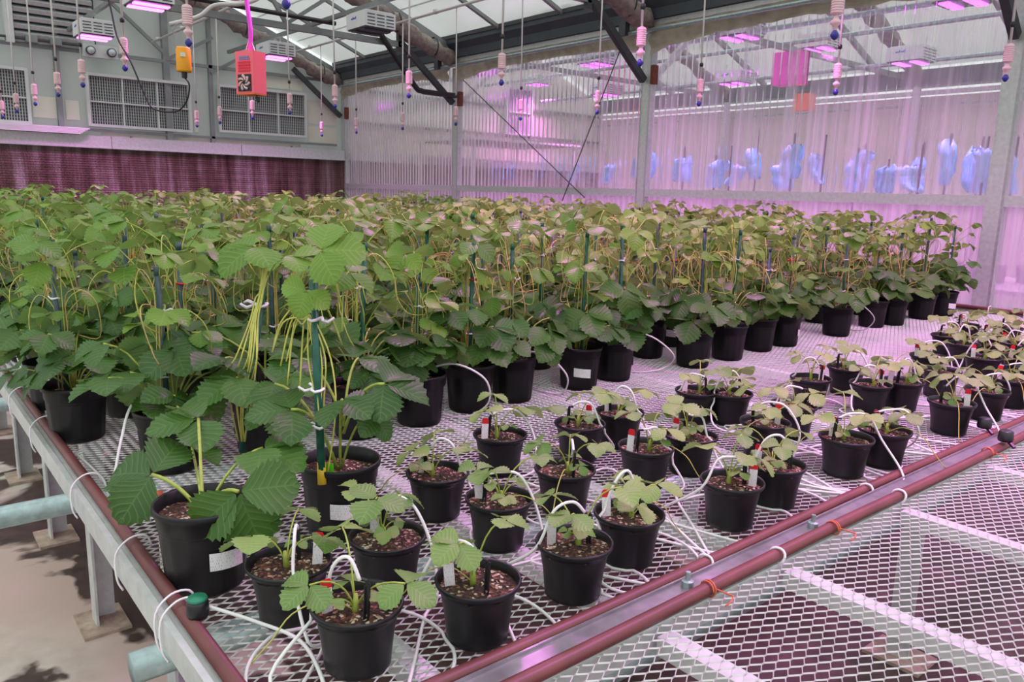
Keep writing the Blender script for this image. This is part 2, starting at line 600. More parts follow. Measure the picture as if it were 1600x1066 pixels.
# cooling pad blocks with zigzag flutes
pad_mesh = None
pw, ph = 0.60, 1.55
q = MB()
nf, nz_ = 34, 24
for j in range(nz_ + 1):
    z = j / nz_ * ph
    for i in range(nf * 2 + 1):
        y = i / (nf * 2) * pw
        x = (0.014 if i % 2 else 0) + 0.009 * math.sin(j * PI)
        yy = min(pw, max(0, y + 0.010 * (1 if j % 2 else -1)))
        q.v.append(V((x + (0.006 if (j + i // 2) % 2 else 0), yy, z)))
W_ = nf * 2 + 1
for j in range(nz_):
    for i in range(W_ - 1):
        a = j * W_ + i
        q.f.append((a, a + 1, a + W_ + 1, a + W_))
pad_mesh = q.mesh('pad_block', M['pad'])
for i in range(15):
    o = link('pad_block', pad_mesh, wb)
    o.location = (0.08, -2.1 + i * pw - 3, 0.47)
MB().box((GX + 0.1, 2.35, 0.24), (0.2, 9.0, 0.44)).build('sill', M['frame'], wb)
MB().box((GX + 0.055, 2.38, 1.24), (0.05, 8.96, 1.55)).build('pad_backing', M['pad'], wb)
# continuation of the gable wall in the next bay
wb2 = struct('wall_back_next_bay', (GX, 10.3, 0), 'pale gable wall of the neighbouring bay')
b = MB()
for x in (GX - 0.03, GX - 0.05):
    b.v += [V((x, WY, 0)), V((x, 13.7, 0)), V((x, 13.7, 3.55)), V((x, 10.3, 4.9)), V((x, WY, 3.55))]
b.f += [(0, 1, 2, 3, 4), (9, 8, 7, 6, 5)] + [(i, i + 5, (i + 1) % 5 + 5, (i + 1) % 5) for i in range(5)]
b.build('film_panel', M['cream'], wb2)
MB().box((GX + 0.12, 10.3, 2.11), (0.1, 6.7, 0.16)).build('flashing', M['galv'], wb2)
MB().box((GX + 0.06, 10.3, 1.05), (0.12, 6.7, 1.95)).build('pad_block', M['pad'], wb2)
for z in (2.72, 3.30):
    MB().box((GX + 0.02, 10.3, z), (0.05, 6.7, 0.05)).build('girt', M['frame'], wb2)

# --- partition wall (corrugated clear sheet between two bays)
wr = struct('wall_right', (-5, WY, 0), 'clear corrugated partition wall between steel posts')


def corrugated(x0, x1, z0, z1, y, pitch=0.084, amp=0.016):
    q = MB()
    k = 0
    x = x0
    prof = [(0.0, 0), (0.55, 0), (0.66, 1), (0.88, 1)]
    cols = []
    while x < x1:
        for t, hgt in prof:
            xx = x + t * pitch
            if xx > x1:
                break
            cols.append((xx, y + amp * (2 * hgt - 1)))
        x += pitch
    for xx, yy in cols:
        q.v += [V((xx, yy, z0)), V((xx, yy, z1))]
    for i in range(len(cols) - 1):
        q.f.append((2 * i, 2 * i + 2, 2 * i + 3, 2 * i + 1))
    return q


RAILZ = 1.585
bays = [(FRX[0], FRX[1]), (FRX[1], FRX[2]), (FRX[2], FRX[3]), (FRX[3], FRX[4])]
for x0, x1 in bays:
    nsh = 3
    for k in range(nsh):
        a, c = x0 + (x1 - x0) * k / nsh, x0 + (x1 - x0) * (k + 1) / nsh
        corrugated(a - 0.02, c + 0.02, RAILZ, 3.42, WY + 0.05 + 0.004 * (k % 2)).build('corrugated_sheet', M['sheet'], wr)
        corrugated(a - 0.02, c + 0.02, 0.02, RAILZ, WY + 0.05 + 0.004 * (k % 2)).build('lower_corrugated_sheet', M['sheet_low'], wr)
    MB().box(((x0 + x1) / 2, WY - 0.005, RAILZ - 0.01), (x1 - x0 - 0.13, 0.05, 0.085)).build('rail', M['galv'], wr)
for x in FRX:
    q = MB()
    q.box((x, WY - 0.02, 1.65), (0.135, 0.03, 3.3))
    q.box((x - 0.058, WY + 0.01, 1.65), (0.02, 0.09, 3.3))
    q.box((x + 0.058, WY + 0.01, 1.65), (0.02, 0.09, 3.3))
    q.box((x, WY + 0.045, 1.65), (0.135, 0.02, 3.3))
    q.box((x, WY - 0.02, 0.01), (0.24, 0.2, 0.02))
    po = q.build('post', M['galv'], wr)
    MB().box((x + 0.09, WY - 0.01, 2.86), (0.05, 0.07, 0.2)).build('bracket', M['rust'], po)
# wind-brace cables, crossed in the second bay
for a, c in (((-9.55, 3.12), (-6.95, 1.50)), ((-6.45, 3.22), (-7.35, 1.45))):
    MB().tube([(a[0], WY - 0.06, a[1]), (c[0], WY - 0.06, c[1])], 0.007, 5).build('brace_cable', M['frame_dark'], wr)

# --- gutter, film skirts and pipes along the eave
gx0, gx1 = FRX[0], FRX[4] + 0.5
gt = struct('trim_1', ((gx0 + gx1) / 2, WY, 3.5), 'dark slate gutter between the bays')
q = MB()
prof = [(-0.22, 3.66), (-0.22, 3.60), (-0.15, 3.52), (-0.14, 3.42), (0.14, 3.42), (0.15, 3.52), (0.22, 3.60), (0.22, 3.66)]
for x in (gx0, gx1):
    for dy, z in prof:
        q.v.append(V((x, WY + dy, z)))
for i in range(8):
    q.f.append((i, (i + 1) % 8, 8 + (i + 1) % 8, 8 + i))
q.f += [tuple(range(7, -1, -1)), tuple(range(8, 16))]
q.build('gutter_trough', M['gutter'], gt)
MB().box(((gx0 + gx1) / 2, WY - 0.21, 3.685), (gx1 - gx0, 0.05, 0.05)).build('gutter_lip', M['frame_dark'], gt)
MB().box(((gx0 + gx1) / 2, WY - 0.04, 3.385), (gx1 - gx0, 0.12, 0.06)).build('eave_bar', M['galv'], gt)


def fabric_roll(p0, p1, r, seg, seed, n=10, sag=0.0):
    rng = random.Random(seed)
    p0, p1 = V(p0), V(p1)
    d = (p1 - p0)
    pts, rs = [], []
    for i in range(seg + 1):
        t = i / seg
        pts.append(p0 + d * t + V((rng.uniform(-.01, .01), rng.uniform(-.01, .01), rng.uniform(-.012, .012) - sag * math.sin(PI * t))))
        rs.append(r * rng.uniform(0.82, 1.15))
    q = MB().tube(pts, rs, n)
    for p in q.v:
        p += V((rng.uniform(-.2, .2), rng.uniform(-.2, .2), rng.uniform(-.2, .2))) * r
    return q


for i, (x0, x1) in enumerate(bays):
    # soft beige film pulled up under the gutter, hanging lower beside the posts
    q = MB()
    rng = random.Random(40 + i)
    nn = 28
    for j in range(nn + 1):
        t = j / nn
        x = x0 + 0.08 + (x1 - x0 - 0.16) * t
        drop = 0.16 + 0.14 * math.exp(-t * 7) + 0.10 * math.exp(-(1 - t) * 9) + rng.uniform(-.012, .012)
        for k in range(5):
            s_ = k / 4
            q.v.append(V((x, WY - 0.10 + 0.03 * math.sin(PI * s_) * (1 if k % 2 else -1) + rng.uniform(-.012, .012), 3.36 - drop * s_)))
    for j in range(nn):
        for k in range(4):
            a = j * 5 + k
            q.f.append((a, a + 5, a + 6, a + 1))
    q.build('film_skirt', M['film'], gt, True)
MB().tube([(gx0, WY - 0.17, 3.30), (gx1, WY - 0.17, 3.30)], 0.022, 8).build('roll_up_pipe', M['galv_tube'], gt)
for x in FRX:
    MB().box((x - 0.22, WY - 0.2, 3.36), (0.1, 0.07, 0.16)).build('bracket', M['frame_dark'], gt)

# --- roof
rf = struct('ceiling', (-6, RIDGE_Y, 4.2), 'white film greenhouse roof')


def roof_pt(x, y, off=0.0):
    return V((x, y, (3.70 + 0.40 * (WY - 0.22 - y) if y >= RIDGE_Y else 3.70 + 0.40 * (WY - 0.22 - RIDGE_Y) - 0.40 * (RIDGE_Y - y)) + off))


def roof_strip(x0, x1, y0, y1, off, th=0.012):
    q = MB()
    a = [roof_pt(x0, y0, off), roof_pt(x1, y0, off), roof_pt(x1, y1, off), roof_pt(x0, y1, off)]
    up = V((0, 0, th))
    q.v += a + [p + up for p in a]
    for f in ((0, 3, 2, 1), (4, 5, 6, 7), (0, 1, 5, 4), (1, 2, 6, 5), (2, 3, 7, 6), (3, 0, 4, 7)):
        q.f.append(f)
    return q


for bi, (x0, x1) in enumerate(bays):
    for k in range(3):
        a, c = x0 + (x1 - x0) * k / 3, x0 + (x1 - x0) * (k + 1) / 3
        for (y0, y1) in ((RIDGE_Y, WY - 0.2), (-2.2, RIDGE_Y)):
            q = MB()
            q.quad(roof_pt(a, y0), roof_pt(c, y0), roof_pt(c, y1), roof_pt(a, y1))
            q.build('roof_panel', M['roof'], rf)
        if k:
            for (y0, y1) in ((RIDGE_Y, WY - 0.2), (-2.2, RIDGE_Y)):
                MB().bar(roof_pt(a, y0, -0.03), roof_pt(a, y1, -0.03), 0.05, 0.045).build('glazing_bar', M['frame'], rf)
for y in (6.05, 5.35, 4.6, 3.85, 3.1, 1.4, 0.2, -1.0):
    MB().bar(roof_pt(FRX[0], y, 0.03), roof_pt(FRX[4], y, 0.03), 0.014, 0.014).build('film_wire', M['frame'], rf)
MB().bar(roof_pt(FRX[0], RIDGE_Y, -0.03), roof_pt(FRX[4], RIDGE_Y, -0.03), 0.09, 0.07).build('ridge_beam', M['frame'], rf)
MB().bar(roof_pt(FRX[0], 4.35, -0.10), roof_pt(FRX[4], 4.35, -0.10), 0.05, 0.06).build('purlin', M['frame'], rf)

# trusses, one per frame line
for fi, x in enumerate(FRX):
    tr = struct('roof_truss', (x, WY - 0.1, 3.3), 'steel truss with rolled shade fabric under its rafter')
    for (y0, y1) in ((RIDGE_Y, WY - 0.1), (-2.2, RIDGE_Y)):
        MB().bar(roof_pt(x, y0, -0.12), roof_pt(x, y1, -0.12), 0.06, 0.11).build('rafter', M['frame'], tr)
    MB().bar((x, 6.84, 2.80), (x, 5.95, 3.53), 0.065, 0.075).build('knee_brace', M['frame_dark'], tr)
    if fi:
        MB().bar((x, -2.1, 3.50), (x, 5.98, 3.50), 0.06, 0.075).build('tie_chord', M['frame'], tr)
        MB().bar((x, 5.93, 3.4), (x, 5.93, 3.9), 0.06, 0.06).build('web_post', M['frame_dark'], tr)
        for ya, yb in ((4.3, 3.45), (2.6, 3.45), (4.3, 5.2), (2.6, 1.7)):
            MB().bar((x, ya, 3.53), (x, yb, roof_pt(x, yb).z - 0.14), 0.045, 0.045).build('web_bar', M['frame'], tr)
        # next bay half of the frame
        MB().bar((x, WY + 0.12, 2.86), (x, WY + 0.85, 3.5), 0.06, 0.06).build('outer_knee_brace', M['galv'], tr)
    # rolled curtain in three lengths, with straps
    ys_ = [6.78, 5.75, 4.7, 3.6]
    for k in range(3):
        pa, pb = roof_pt(x + 0.07, ys_[k], -0.27), roof_pt(x + 0.07, ys_[k + 1], -0.27)
        fabric_roll(pa, pb, 0.105, 14, 60 + fi * 5 + k, 12, 0.04).build('rolled_shade', M['curtain'], tr, True)
    for yy in (6.45, 5.85, 5.1, 4.3):
        p = roof_pt(x + 0.07, yy, -0.27)
        q = MB()
        q.tube([p + V((0.125 * math.cos(t), 0.0, 0.125 * math.sin(t))) for t in [2 * PI * k / 14 for k in range(15)]], 0.011, 4, False)
        q.build('strap', M['black_plastic'], tr)

# black drain pipe on the second frame
o = MB().tube(smooth_path([(-9.68, 5.5, 3.75), (-9.68, 5.62, 3.55), (-9.68, 6.12, 2.98), (-9.68, 6.24, 2.91), (-9.68, 6.4, 2.90), (-9.68, 6.84, 2.90)], 5), 0.038, 8)
tag(o.build('drain_pipe', M['black_pipe'], None, True), 'bent black drain pipe fixed beside the second wall post', 'pipe')

# next bay: gutter, roof, end of bay
g2 = struct('trim_2', (-6, 13.6, 3.5), 'far gutter of the neighbouring bay')
MB().box((-5, 13.6, 3.53), (20, 0.3, 0.26)).build('gutter_trough', M['gutter'], g2)
MB().box((-5, 13.55, 3.30), (20, 0.1, 0.06)).build('eave_bar', M['galv'], g2)
MB().box((-5, 13.5, 3.1), (20, 0.04, 0.03)).build('roll_up_pipe', M['galv_tube'], g2)
r2 = struct('ceiling_next_bay', (-6, 10.3, 4.4), 'white film roof of the neighbouring bay')
for (y0, z0, y1, z1) in ((7.15, 3.70, 10.3, 4.95), (10.3, 4.95, 13.45, 3.70)):
    for k in range(8):
        a, c = -13.3 + k * 2.2, -13.3 + (k + 1) * 2.2
        q = MB()
        q.quad((a, y0, z0), (c, y0, z0), (c, y1, z1), (a, y1, z1))
        q.build('roof_panel', M['roof'], r2)
        if k:
            MB().bar((a, y0, z0 - 0.05), (a, y1, z1 - 0.05), 0.06, 0.08).build('glazing_bar', M['frame'], r2)
for x in FRX[1:]:
    MB().bar((x, 7.1, 3.50), (x, 13.5, 3.50), 0.06, 0.07).build('tie_chord', M['frame'], r2)
    MB().tube([(x, 13.5, 0), (x, 13.5, 3.4)], 0.07, 6).build('post', M['galv'], r2)
    fabric_roll((x + .07, 7.3, 3.55), (x + .07, 9.6, 4.45), 0.11, 18, int(80 + x), 10).build('rolled_shade', M['curtain'], r2, True)
    fabric_roll((x + .07, 13.3, 3.55), (x + .07, 11, 4.45), 0.11, 18, int(90 + x), 10).build('rolled_shade', M['curtain'], r2, True)
for y, z in ((8.2, 3.45), (9.9, 3.62), (11.4, 3.45)):
    MB().tube([(-13, y, z), (3, y, z)], 0.03, 6).build('strut', M['galv_tube'], r2)
wf = struct('wall_far', (-5, 13.6, 1.6), 'far sheet wall of the neighbouring bay')
MB().box((-5, 13.65, 1.65), (20, 0.02, 3.2)).build('wall_sheet', M['cream'], wf)
MB().box((-5, 13.6, 1.55), (20, 0.05, 0.09)).build('rail', M['galv'], wf)

# ------------------------------------------------------------------ wall-mounted things
def louvre(name, label, y0, y1, z0, z1, cols, x=GX):
    t = thing(name, label, 'vent', (x + 0.05, (y0 + y1) / 2, z0), 'gridded intake panels on the gable wall')
    MB().box((x + 0.03, (y0 + y1) / 2, (z0 + z1) / 2), (0.02, y1 - y0 - 0.06, z1 - z0 - 0.06)).build('grid', M['grid'], t)
    for a, c in (((y0 + y1) / 2, z0 + 0.02), ((y0 + y1) / 2, z1 - 0.02)):
        MB().box((x + 0.06, a, c), (0.08, y1 - y0, 0.04)).build('frame_bar', M['grille_white'], t)
    for a in (y0 + 0.02, y1 - 0.02):
        MB().box((x + 0.06, a, (z0 + z1) / 2), (0.08, 0.04, z1 - z0 - 0.08)).build('frame_bar', M['grille_white'], t)
    for k in range(1, cols):
        MB().box((x + 0.055, y0 + (y1 - y0) * k / cols, (z0 + z1) / 2), (0.04, 0.022, z1 - z0 - 0.08)).build('divider', M['grille_white'], t)
    MB().box((x + 0.056, (y0 + y1) / 2, (z0 + z1) / 2 - 0.02), (0.036, y1 - y0 - 0.08, 0.022)).build('divider', M['grille_white'], t)
    return t


louvre('intake_panel', 'gridded intake panel cut off by the picture edge beside the wall post', 0.5, 1.98, 2.31, 3.08, 3)
louvre('intake_panel', 'gridded intake panel crossed by a steel post, below the twin-lamp emergency light', 2.71, 4.21, 2.34, 3.11, 3)
louvre('intake_panel', 'gridded intake panel behind the hanging pink box', 4.64, 6.18, 2.38, 3.14, 3)
t = louvre('intake_panel', 'magenta-lit gridded panel seen through the corrugated wall', 10.7, 11.4, 2.74, 3.72, 2)
del t['group']

# slatted exhaust louvre high on the wall
t = thing('wall_louvre', 'weathered horizontal slat louvre high on the gable wall', 'vent', (GX + 0.05, 2.3, 3.45))
MB().box((GX + 0.01, 2.35, 3.95), (0.02, 1.1, 1.05)).build('back_plate', M['frame_dark'], t)
MB().box((GX + 0.08, 1.80, 3.95), (0.14, 0.1, 1.1)).build('frame_bar', M['grille_white'], t)
MB().box((GX + 0.06, 2.35, 3.45), (0.12, 1.2, 0.06)).build('frame_bar', M['frame'], t)
for k in range(9):
    MB().box((GX + 0.07, 2.36, 3.54 + k * 0.11), (0.10, 1.0, 0.055), Matrix.Rotation(0.5, 3, 'Y')).build('slat', M['galv'], t)

# emergency light
t = thing('emergency_light', 'grey emergency light with two round lamp heads on the wall', 'light', (GX + 0.1, 2.92, 3.31))
MB().box((GX + 0.13, 2.92, 3.41), (0.10, 0.46, 0.18)).build('housing', M['grille_white'], t)
for y in (2.78, 3.06):
    q = MB()
    q.tube([(GX + 0.17, y, 3.41), (GX + 0.24, y, 3.405)], 0.062, 14)
    h = q.build('lamp_head', M['frame_dark'], t, True)
    MB().tube([(GX + 0.235, y, 3.405), (GX + 0.244, y, 3.404)], 0.05, 14).build('lens', M['lamp_lens'], h, True)
# conduit boxes left of it
t = thing('conduit_run', 'grey electrical conduit with two junction boxes under the slat louvre', 'conduit', (GX + 0.1, 2.2, 3.45))
MB().tube([(GX + 0.12, 1.2, 3.47), (GX + 0.12, 2.75, 3.47)], 0.018, 6).build('pipe', M['frame_dark'], t)
for y in (2.05, 2.35):
    MB().box((GX + 0.14, y, 3.47), (0.1, 0.14, 0.09)).build('junction_box', M['frame'], t)

# white folded cloth lying on the ledge
q = MB()
for k in range(5):
    q.box((GX + 0.20 + 0.003 * k, 1.55 + 0.02 * k, 2.215 + 0.018 * k), (0.24, 2.0 + 0.02 * k, 0.017))
tag(q.build('white_panel_bundle', M['white_paint']), 'long white panels stacked flat on the metal ledge above the pad', 'panel')


# ------------------------------------------------------------------ LED fixtures
def led_light(x, y, z, label, on=True, group='LED grow lights under the roof struts', far=False):
    t = thing('grow_light', label, 'light', (x, y, z), group)
    L, Wd, H = 0.46, 0.40, 0.19
    q = MB()
    q.box((x, y, z + H / 2 + 0.01), (L, Wd, H - 0.02))
    q.box((x, y, z + H + 0.005), (L - 0.06, Wd - 0.05, 0.02))
    body = q.build('housing', M['white_paint'], t)
    for r in range(4):
        for k in range(3):
            MB().box((x + L / 2 + 0.001, y - 0.125 + k * 0.125, z + 0.045 + r * 0.036), (0.006, 0.098, 0.011)).build('vent_slot', M['slot_dark'], body)
    # small blue maker's mark on the side
    for k in range(6):
        MB().box((x - 0.10 + k * 0.021, y - Wd / 2 - 0.001, z + 0.125 + (0.006 if k in (2, 5) else 0)), (0.016, 0.004, 0.016 + (0.012 if k in (2, 5) else 0))).build('logo_mark', M['logo_blue'], body)
    MB().box((x, y, z + 0.012), (L - 0.03, Wd - 0.03, 0.01)).build('base_plate', M['frame_dark'] if not on else M['black_plastic'], t)
    for dy in (-0.11, 0.11):
        if on:
            MB().box((x + dy, y, z - 0.002), (0.095, Wd - 0.05, 0.014)).build('led_bar', M['led_far' if far else 'led'], t)
        else:
            MB().box((x + dy, y, z - 0.002), (0.095, Wd - 0.05, 0.014)).build('led_bar', M['slot_dark'], t)
    for dx in (-0.17, 0.17):
        MB().box((x + dx, y, z + H + 0.06), (0.012, 0.012, 0.12)).build('hanger', M['galv'], t)
    if on:
        ld = bpy.data.lights.new('grow_light_lamp', 'AREA')
        ld.shape = 'RECTANGLE'
        ld.size, ld.size_y = L - 0.06, Wd - 0.1
        ld.energy = LED_W * (1.15 if far else 1)
        ld.spread = math.radians(125)
        ld.color = LED_COL
        lo = bpy.data.objects.new('grow_light_lamp', ld)
        COL.objects.link(lo)
        lo.parent = t
        lo.location = (0, 0, -0.02)
    return t


led_light(-11.7, 2.53, 3.36, 'glowing white grow light hanging just above the twin-lamp emergency light')
led_light(-9.2, 2.53, 3.36, 'glowing grow light at the top edge of the picture above the amber sensor')
led_light(-11.4, 4.85, 3.36, 'glowing white grow light beside the pink hanging box')
led_light(-8.62, 4.85, 3.36, 'unlit white grow light with slotted end and blue mark', on=False)
for x, y, nm in ((-5.9, 2.53, 'grow light above the rear bench, aisle row'), (-5.9, 4.85, 'grow light above the rear bench, wall row'),
                 (-3.2, 4.85, 'grow light above the front bench, wall row'), (-3.2, 2.53, 'grow light above the front bench, aisle row'),
                 (-0.5, 4.85, 'grow light above the empty bench, wall row'), (-0.4, 2.53, 'grow light above the empty bench, aisle row')):
    led_light(x, y, 3.36, nm)
struts = struct('strut_rail', (-6, 3.7, 3.65), 'steel struts carrying the grow lights')
for y in (4.85, 2.53):
    q = MB()
    q.box((-6, y, 3.66), (14.6, 0.045, 0.05))
    q.build('strut', M['frame'], struts)
# lights of the neighbouring bay
for x, y, z, nn in ((-6.2, 10.6, 3.62, 'violet grow light above the glowing magenta box beyond the wall'),
                    (-7.7, 10.8, 3.30, 'violet grow light beyond the corrugated wall, next to the middle post'),
                    (-4.9, 10.6, 3.30, 'violet grow light beyond the wall, near the end post'),
                    (-12.9, 11.2, 3.76, 'violet grow light over the magenta gridded panel beyond the wall'),
                    (-10.3, 10.6, 3.30, 'violet grow light beyond the wall between the crossed cables and post')):
    led_light(x, y, z, nn, True, 'LED grow lights in the neighbouring bay', True)
for k, (x, y) in enumerate(((-8.6, 8.6), (-5.9, 8.3), (-3.4, 8.3), (-1.0, 8.6))):
    led_light(x, y, 3.42, 'grow light hung close behind the clear wall, %s from its gable end' % ORD[k + 1], True, 'LED grow lights hidden behind the eave', True)

# dark drive shaft and white conduits under the roof
tag(MB().tube([(-9.62, 2.2, 3.62), (-9.62, 4.9, 3.60)], 0.028, 8).build('drive_shaft', M['black_pipe']), 'dark horizontal shaft above the tie chord', 'pipe')
tag(MB().tube(smooth_path([(-7.9, 2.35, 2.98), (-7.86, 2.6, 3.08), (-7.84, 2.75, 3.2), (-7.8, 3.0, 3.25), (-7.8, 3.2, 3.36), (-7.7, 3.35, 3.6)], 6), 0.02, 6).build('bent_conduit', M['pvc'], None, True), 'bent pale conduit hanging behind the amber sensor', 'conduit')

# ------------------------------------------------------------------ mister lines and hanging misters
for y, nm_ in ((5.55, 'pale irrigation pipe above the misters nearest the clear wall'), (3.65, 'pale irrigation pipe above the middle line of misters'),
               (1.50, 'pale irrigation pipe above the misters nearest the aisle')):
    q = MB()
    q.tube([(-13.2, y, 3.64), (1.2, y, 3.64)], 0.017, 8)
    for k in range(12):
        q.box((-12.9 + k * 1.15, y, 3.65), (0.05, 0.04, 0.05))
    tag(q.build('irrigation_pipe', M['pvc'], None, True), nm_, 'pipe', 'irrigation pipes under the roof')


def mister_parts():
    d = {}
    d['weight'] = MB().lathe([(0.012, 0.0)] + [(r_, 0.008 + 0.012 * k_ + d_) for k_ in range(8) for r_, d_ in ((0.029, 0.0), (0.029, 0.006), (0.024, 0.008))] + [(0.026, 0.106), (0.014, 0.112)], 12, cap0=True, cap1=True).mesh('weight', M['spr_body'], True)
    d['joint'] = MB().lathe([(0.008, -0.07), (0.012, -0.05), (0.024, -0.04), (0.026, -0.028), (0.013, -0.016), (0.009, 0.0)], 10).mesh('joint', M['spr_body'], True)
    d['nozzle'] = MB().lathe([(0.004, -0.112), (0.012, -0.106), (0.020, -0.092), (0.017, -0.080), (0.007, -0.066)], 10, cap0=True).mesh('nozzle', M['blue_plastic'], True)
    d['valve'] = MB().lathe([(0.004, 0.205), (0.015, 0.215), (0.015, 0.235), (0.004, 0.245)], 8).mesh('check_valve', M['black_plastic'], True)
    return d


MP = mister_parts()
line_of = {1.5: 'aisle line of hanging misters', 3.65: 'middle line of hanging misters', 5.55: 'wall line of hanging misters'}


def mister(x, y, zb, k):
    s = 1.0
    where = {1.5: 'over the aisle side of the benches', 3.65: 'in the middle line under the roof', 5.55: 'in the line beside the clear wall'}[y]
    t = thing('hanging_mister', 'pink-white hanging mister %s, %s from the gable wall' % (where, ORD[k]), 'mister', (x, y, zb), line_of[y])
    z0 = zb + 0.125
    for nm2 in ('weight', 'joint', 'nozzle'):
        link(nm2, MP[nm2], t).location = (0, 0, 0.125)
    link('check_valve', MP['valve'], t).location = (0, 0, 0.125)
    lean = random.uniform(-.02, .02)
    MB().tube([(x, y, z0 + 0.1), (x + lean * .4, y, z0 + 0.6), (x + lean, y, 3.63)], 0.008, 5).build('drop_tube', M['pvc'], t, True)


for y, xs in ((1.5, (-12.2, -11.0, -9.75, -8.5, -7.45, -6.1, -4.72, -3.4)), (3.65, (-11.3, -10.4, -9.3, -8.25, -7.2, -5.85, -4.6, -3.28, -2.06)),
              (5.55, (-11.4, -10.3, -9.05, -7.85, -6.65, -5.5, -4.3, -3.08, -1.97))):
    for k, x in enumerate(xs):
        mister(x, y, 2.285, k + 1)

# ------------------------------------------------------------------ pink box, amber sensor, cables
t = thing('controller_box', 'salmon pink sensor box with fan opening hanging on a pink cable', 'box', (-5.80, 2.28, 2.20))
R = Matrix.Rotation(math.radians(24), 3, 'Z')
bc = V((-5.80, 2.275, 2.345))
fx = R @ V((1, 0, 0))   # faces the aisle end
fy = R @ V((0, 1, 0))


def pb(dx, dy, dz):
    return bc + fx * dx + fy * dy + V((0, 0, dz))


MB().box(bc, (0.17, 0.125, 0.29), R).build('case', M['pink_paint'], t)
MB().box(pb(0, 0, -0.149), (0.168, 0.122, 0.012), R).build('base', M['orange_paint'], t)
fc = -0.0625 - 0.003


def face(dx, dz, w_, h_, dn=0.004):
    return MB().box(pb(dx, fc, dz), (w_, dn, h_), R)


# printed front (turned towards the aisle)
face(0.0, 0.103, 0.09, 0.012).build('maker_print', M['logo_blue_dim'], t)
face(0.005, 0.088, 0.10, 0.008).build('maker_print', M['logo_blue_dim'], t)
for k in range(4):
    face(0, 0.066 - k * 0.019, 0.115, 0.013).build('red_text_band', M['red_print'], t)
face(0, -0.075, 0.125, 0.118).build('fan_frame', M['black_plastic'], t)
q = MB()
fcn = pb(0, fc - 0.006, -0.075)
for k in range(7):
    a0 = 2 * PI * k / 7
    pts = [fcn + (fx * math.cos(a0 + s_ * 0.9) + V((0, 0, 1)) * math.sin(a0 + s_ * 0.9)) * (0.015 + 0.038 * s_) for s_ in (0, .25, .5, .75, 1)]
    q.tube(pts, [0.004, 0.007, 0.009, 0.010, 0.010], 5)
q.build('fan_rotor', M['spr_body'], t, True)
for dx in (-0.05, 0.05):
    MB().tube([pb(dx, 0, 0.14), pb(dx * .4, 0, 0.21), pb(0, 0, 0.27)], 0.004, 5).build('hanger', M['pvc'], t)
MB().tube(smooth_path([pb(0, 0, 0.14), pb(0.01, 0.0, 0.3), pb(-.02, 0, 0.55), pb(0, 0, 0.9), pb(0, 0, 1.25)], 5), 0.016, 7).build('cable', plain('pink_cable', lin(240, 80, 220), 0.5), t, True)
MB().tube(smooth_path([pb(0.03, 0.02, -0.15), pb(0.03, 0.02, -0.19), pb(0.045, 0.02, -0.20), pb(0.05, .02, -0.165)], 5), 0.006, 5).build('plug_lead', M['black_plastic'], t, True)

t = thing('amber_sensor', 'amber yellow cylinder sensor hanging in front of a post', 'sensor', (-5.68, 1.767, 2.285))
MB().lathe([(0.046, 0.0), (0.049, 0.01), (0.047, 0.15), (0.042, 0.158)], 18, (-5.68, 1.767, 2.285), cap0=True, cap1=True).build('case', M['yellow_paint'], t, True)
MB().box((-5.635, 1.75, 2.39), (0.012, 0.03, 0.025)).build('white_sticker', M['white_paint'], t)
MB().lathe([(0.018, -0.04), (0.02, 0.0)], 8, (-5.68, 1.767, 2.285), cap0=True).build('gland', M['black_plastic'], t)
MB().tube(smooth_path([(-5.68, 1.72, 2.43), (-5.68, 1.71, 2.55), (-5.68, 1.767, 2.6), (-5.68, 1.82, 2.55), (-5.68, 1.815, 2.43)], 5), 0.003, 4).build('bail', M['frame'], t)
MB().tube(smooth_path([(-5.68, 1.767, 2.25), (-5.66, 1.79, 2.2), (-5.7, 1.78, 2.1), (-5.78, 1.74, 2.035), (-5.85, 1.66, 2.03), (-5.9, 1.60, 2.06), (-5.93, 1.56, 2.17), (-5.95, 1.50, 2.35), (-6.0, 1.44, 2.5), (-6.05, 1.42, 2.7), (-6.1, 1.38, 2.95)], 5), 0.006, 5).build('black_lead', M['black_plastic'], t, True)
tag(MB().tube(smooth_path([(-5.3, 1.75, 2.86), (-5.4, 1.95, 2.76), (-5.5, 2.1, 2.78), (-5.6, 2.2, 2.88)], 6), 0.012, 6).build('pink_hose', plain('pink_loop_cable', lin(235, 120, 200), 0.5), None, True), 'pink cable looping across the roof space beside the pink box', 'cable')

# ------------------------------------------------------------------ neighbouring bay objects
t = thing('controller_box', 'glowing magenta box hanging beyond the corrugated wall', 'box', (-6.18, 10, 3.08))
MB().box((-6.18, 9.9, 3.28), (0.40, 0.26, 0.42)).build('case', plain('magenta_paint', lin(255, 40, 200), 0.5), t)
MB().tube([(-6.18, 9.9, 3.48), (-6.18, 9.9, 3.62)], 0.02, 6).build('cable', M['black_plastic'], t)
t = thing('amber_sensor', 'small orange box hanging beyond the corrugated wall', 'sensor', (-5.98, 10, 2.73))
MB().box((-5.98, 10, 2.84), (0.22, 0.16, 0.22)).build('case', M['orange_paint'], t)
MB().tube([(-5.98, 10, 2.95), (-5.98, 10, 3.5)], 0.01, 6).build('cable', M['black_plastic'], t)
t = thing('frame_table', 'white table frame standing beyond the corrugated wall', 'table', (-12, 9.6, 0))
MB().box((-12.1, 9.55, 2.44), (1.9, 2.6, 0.04)).build('top', M['white_paint'], t)
for x in (-12.95, -11.25):
    for y in (8.35, 10.75):
        MB().box((x, y, 1.21), (0.04, 0.04, 2.42)).build('leg', M['white_paint'], t)
t = thing('bench_beyond_wall', 'long bench beyond the corrugated wall carrying blue sleeves', 'bench', (-5.5, 8.4, 0))
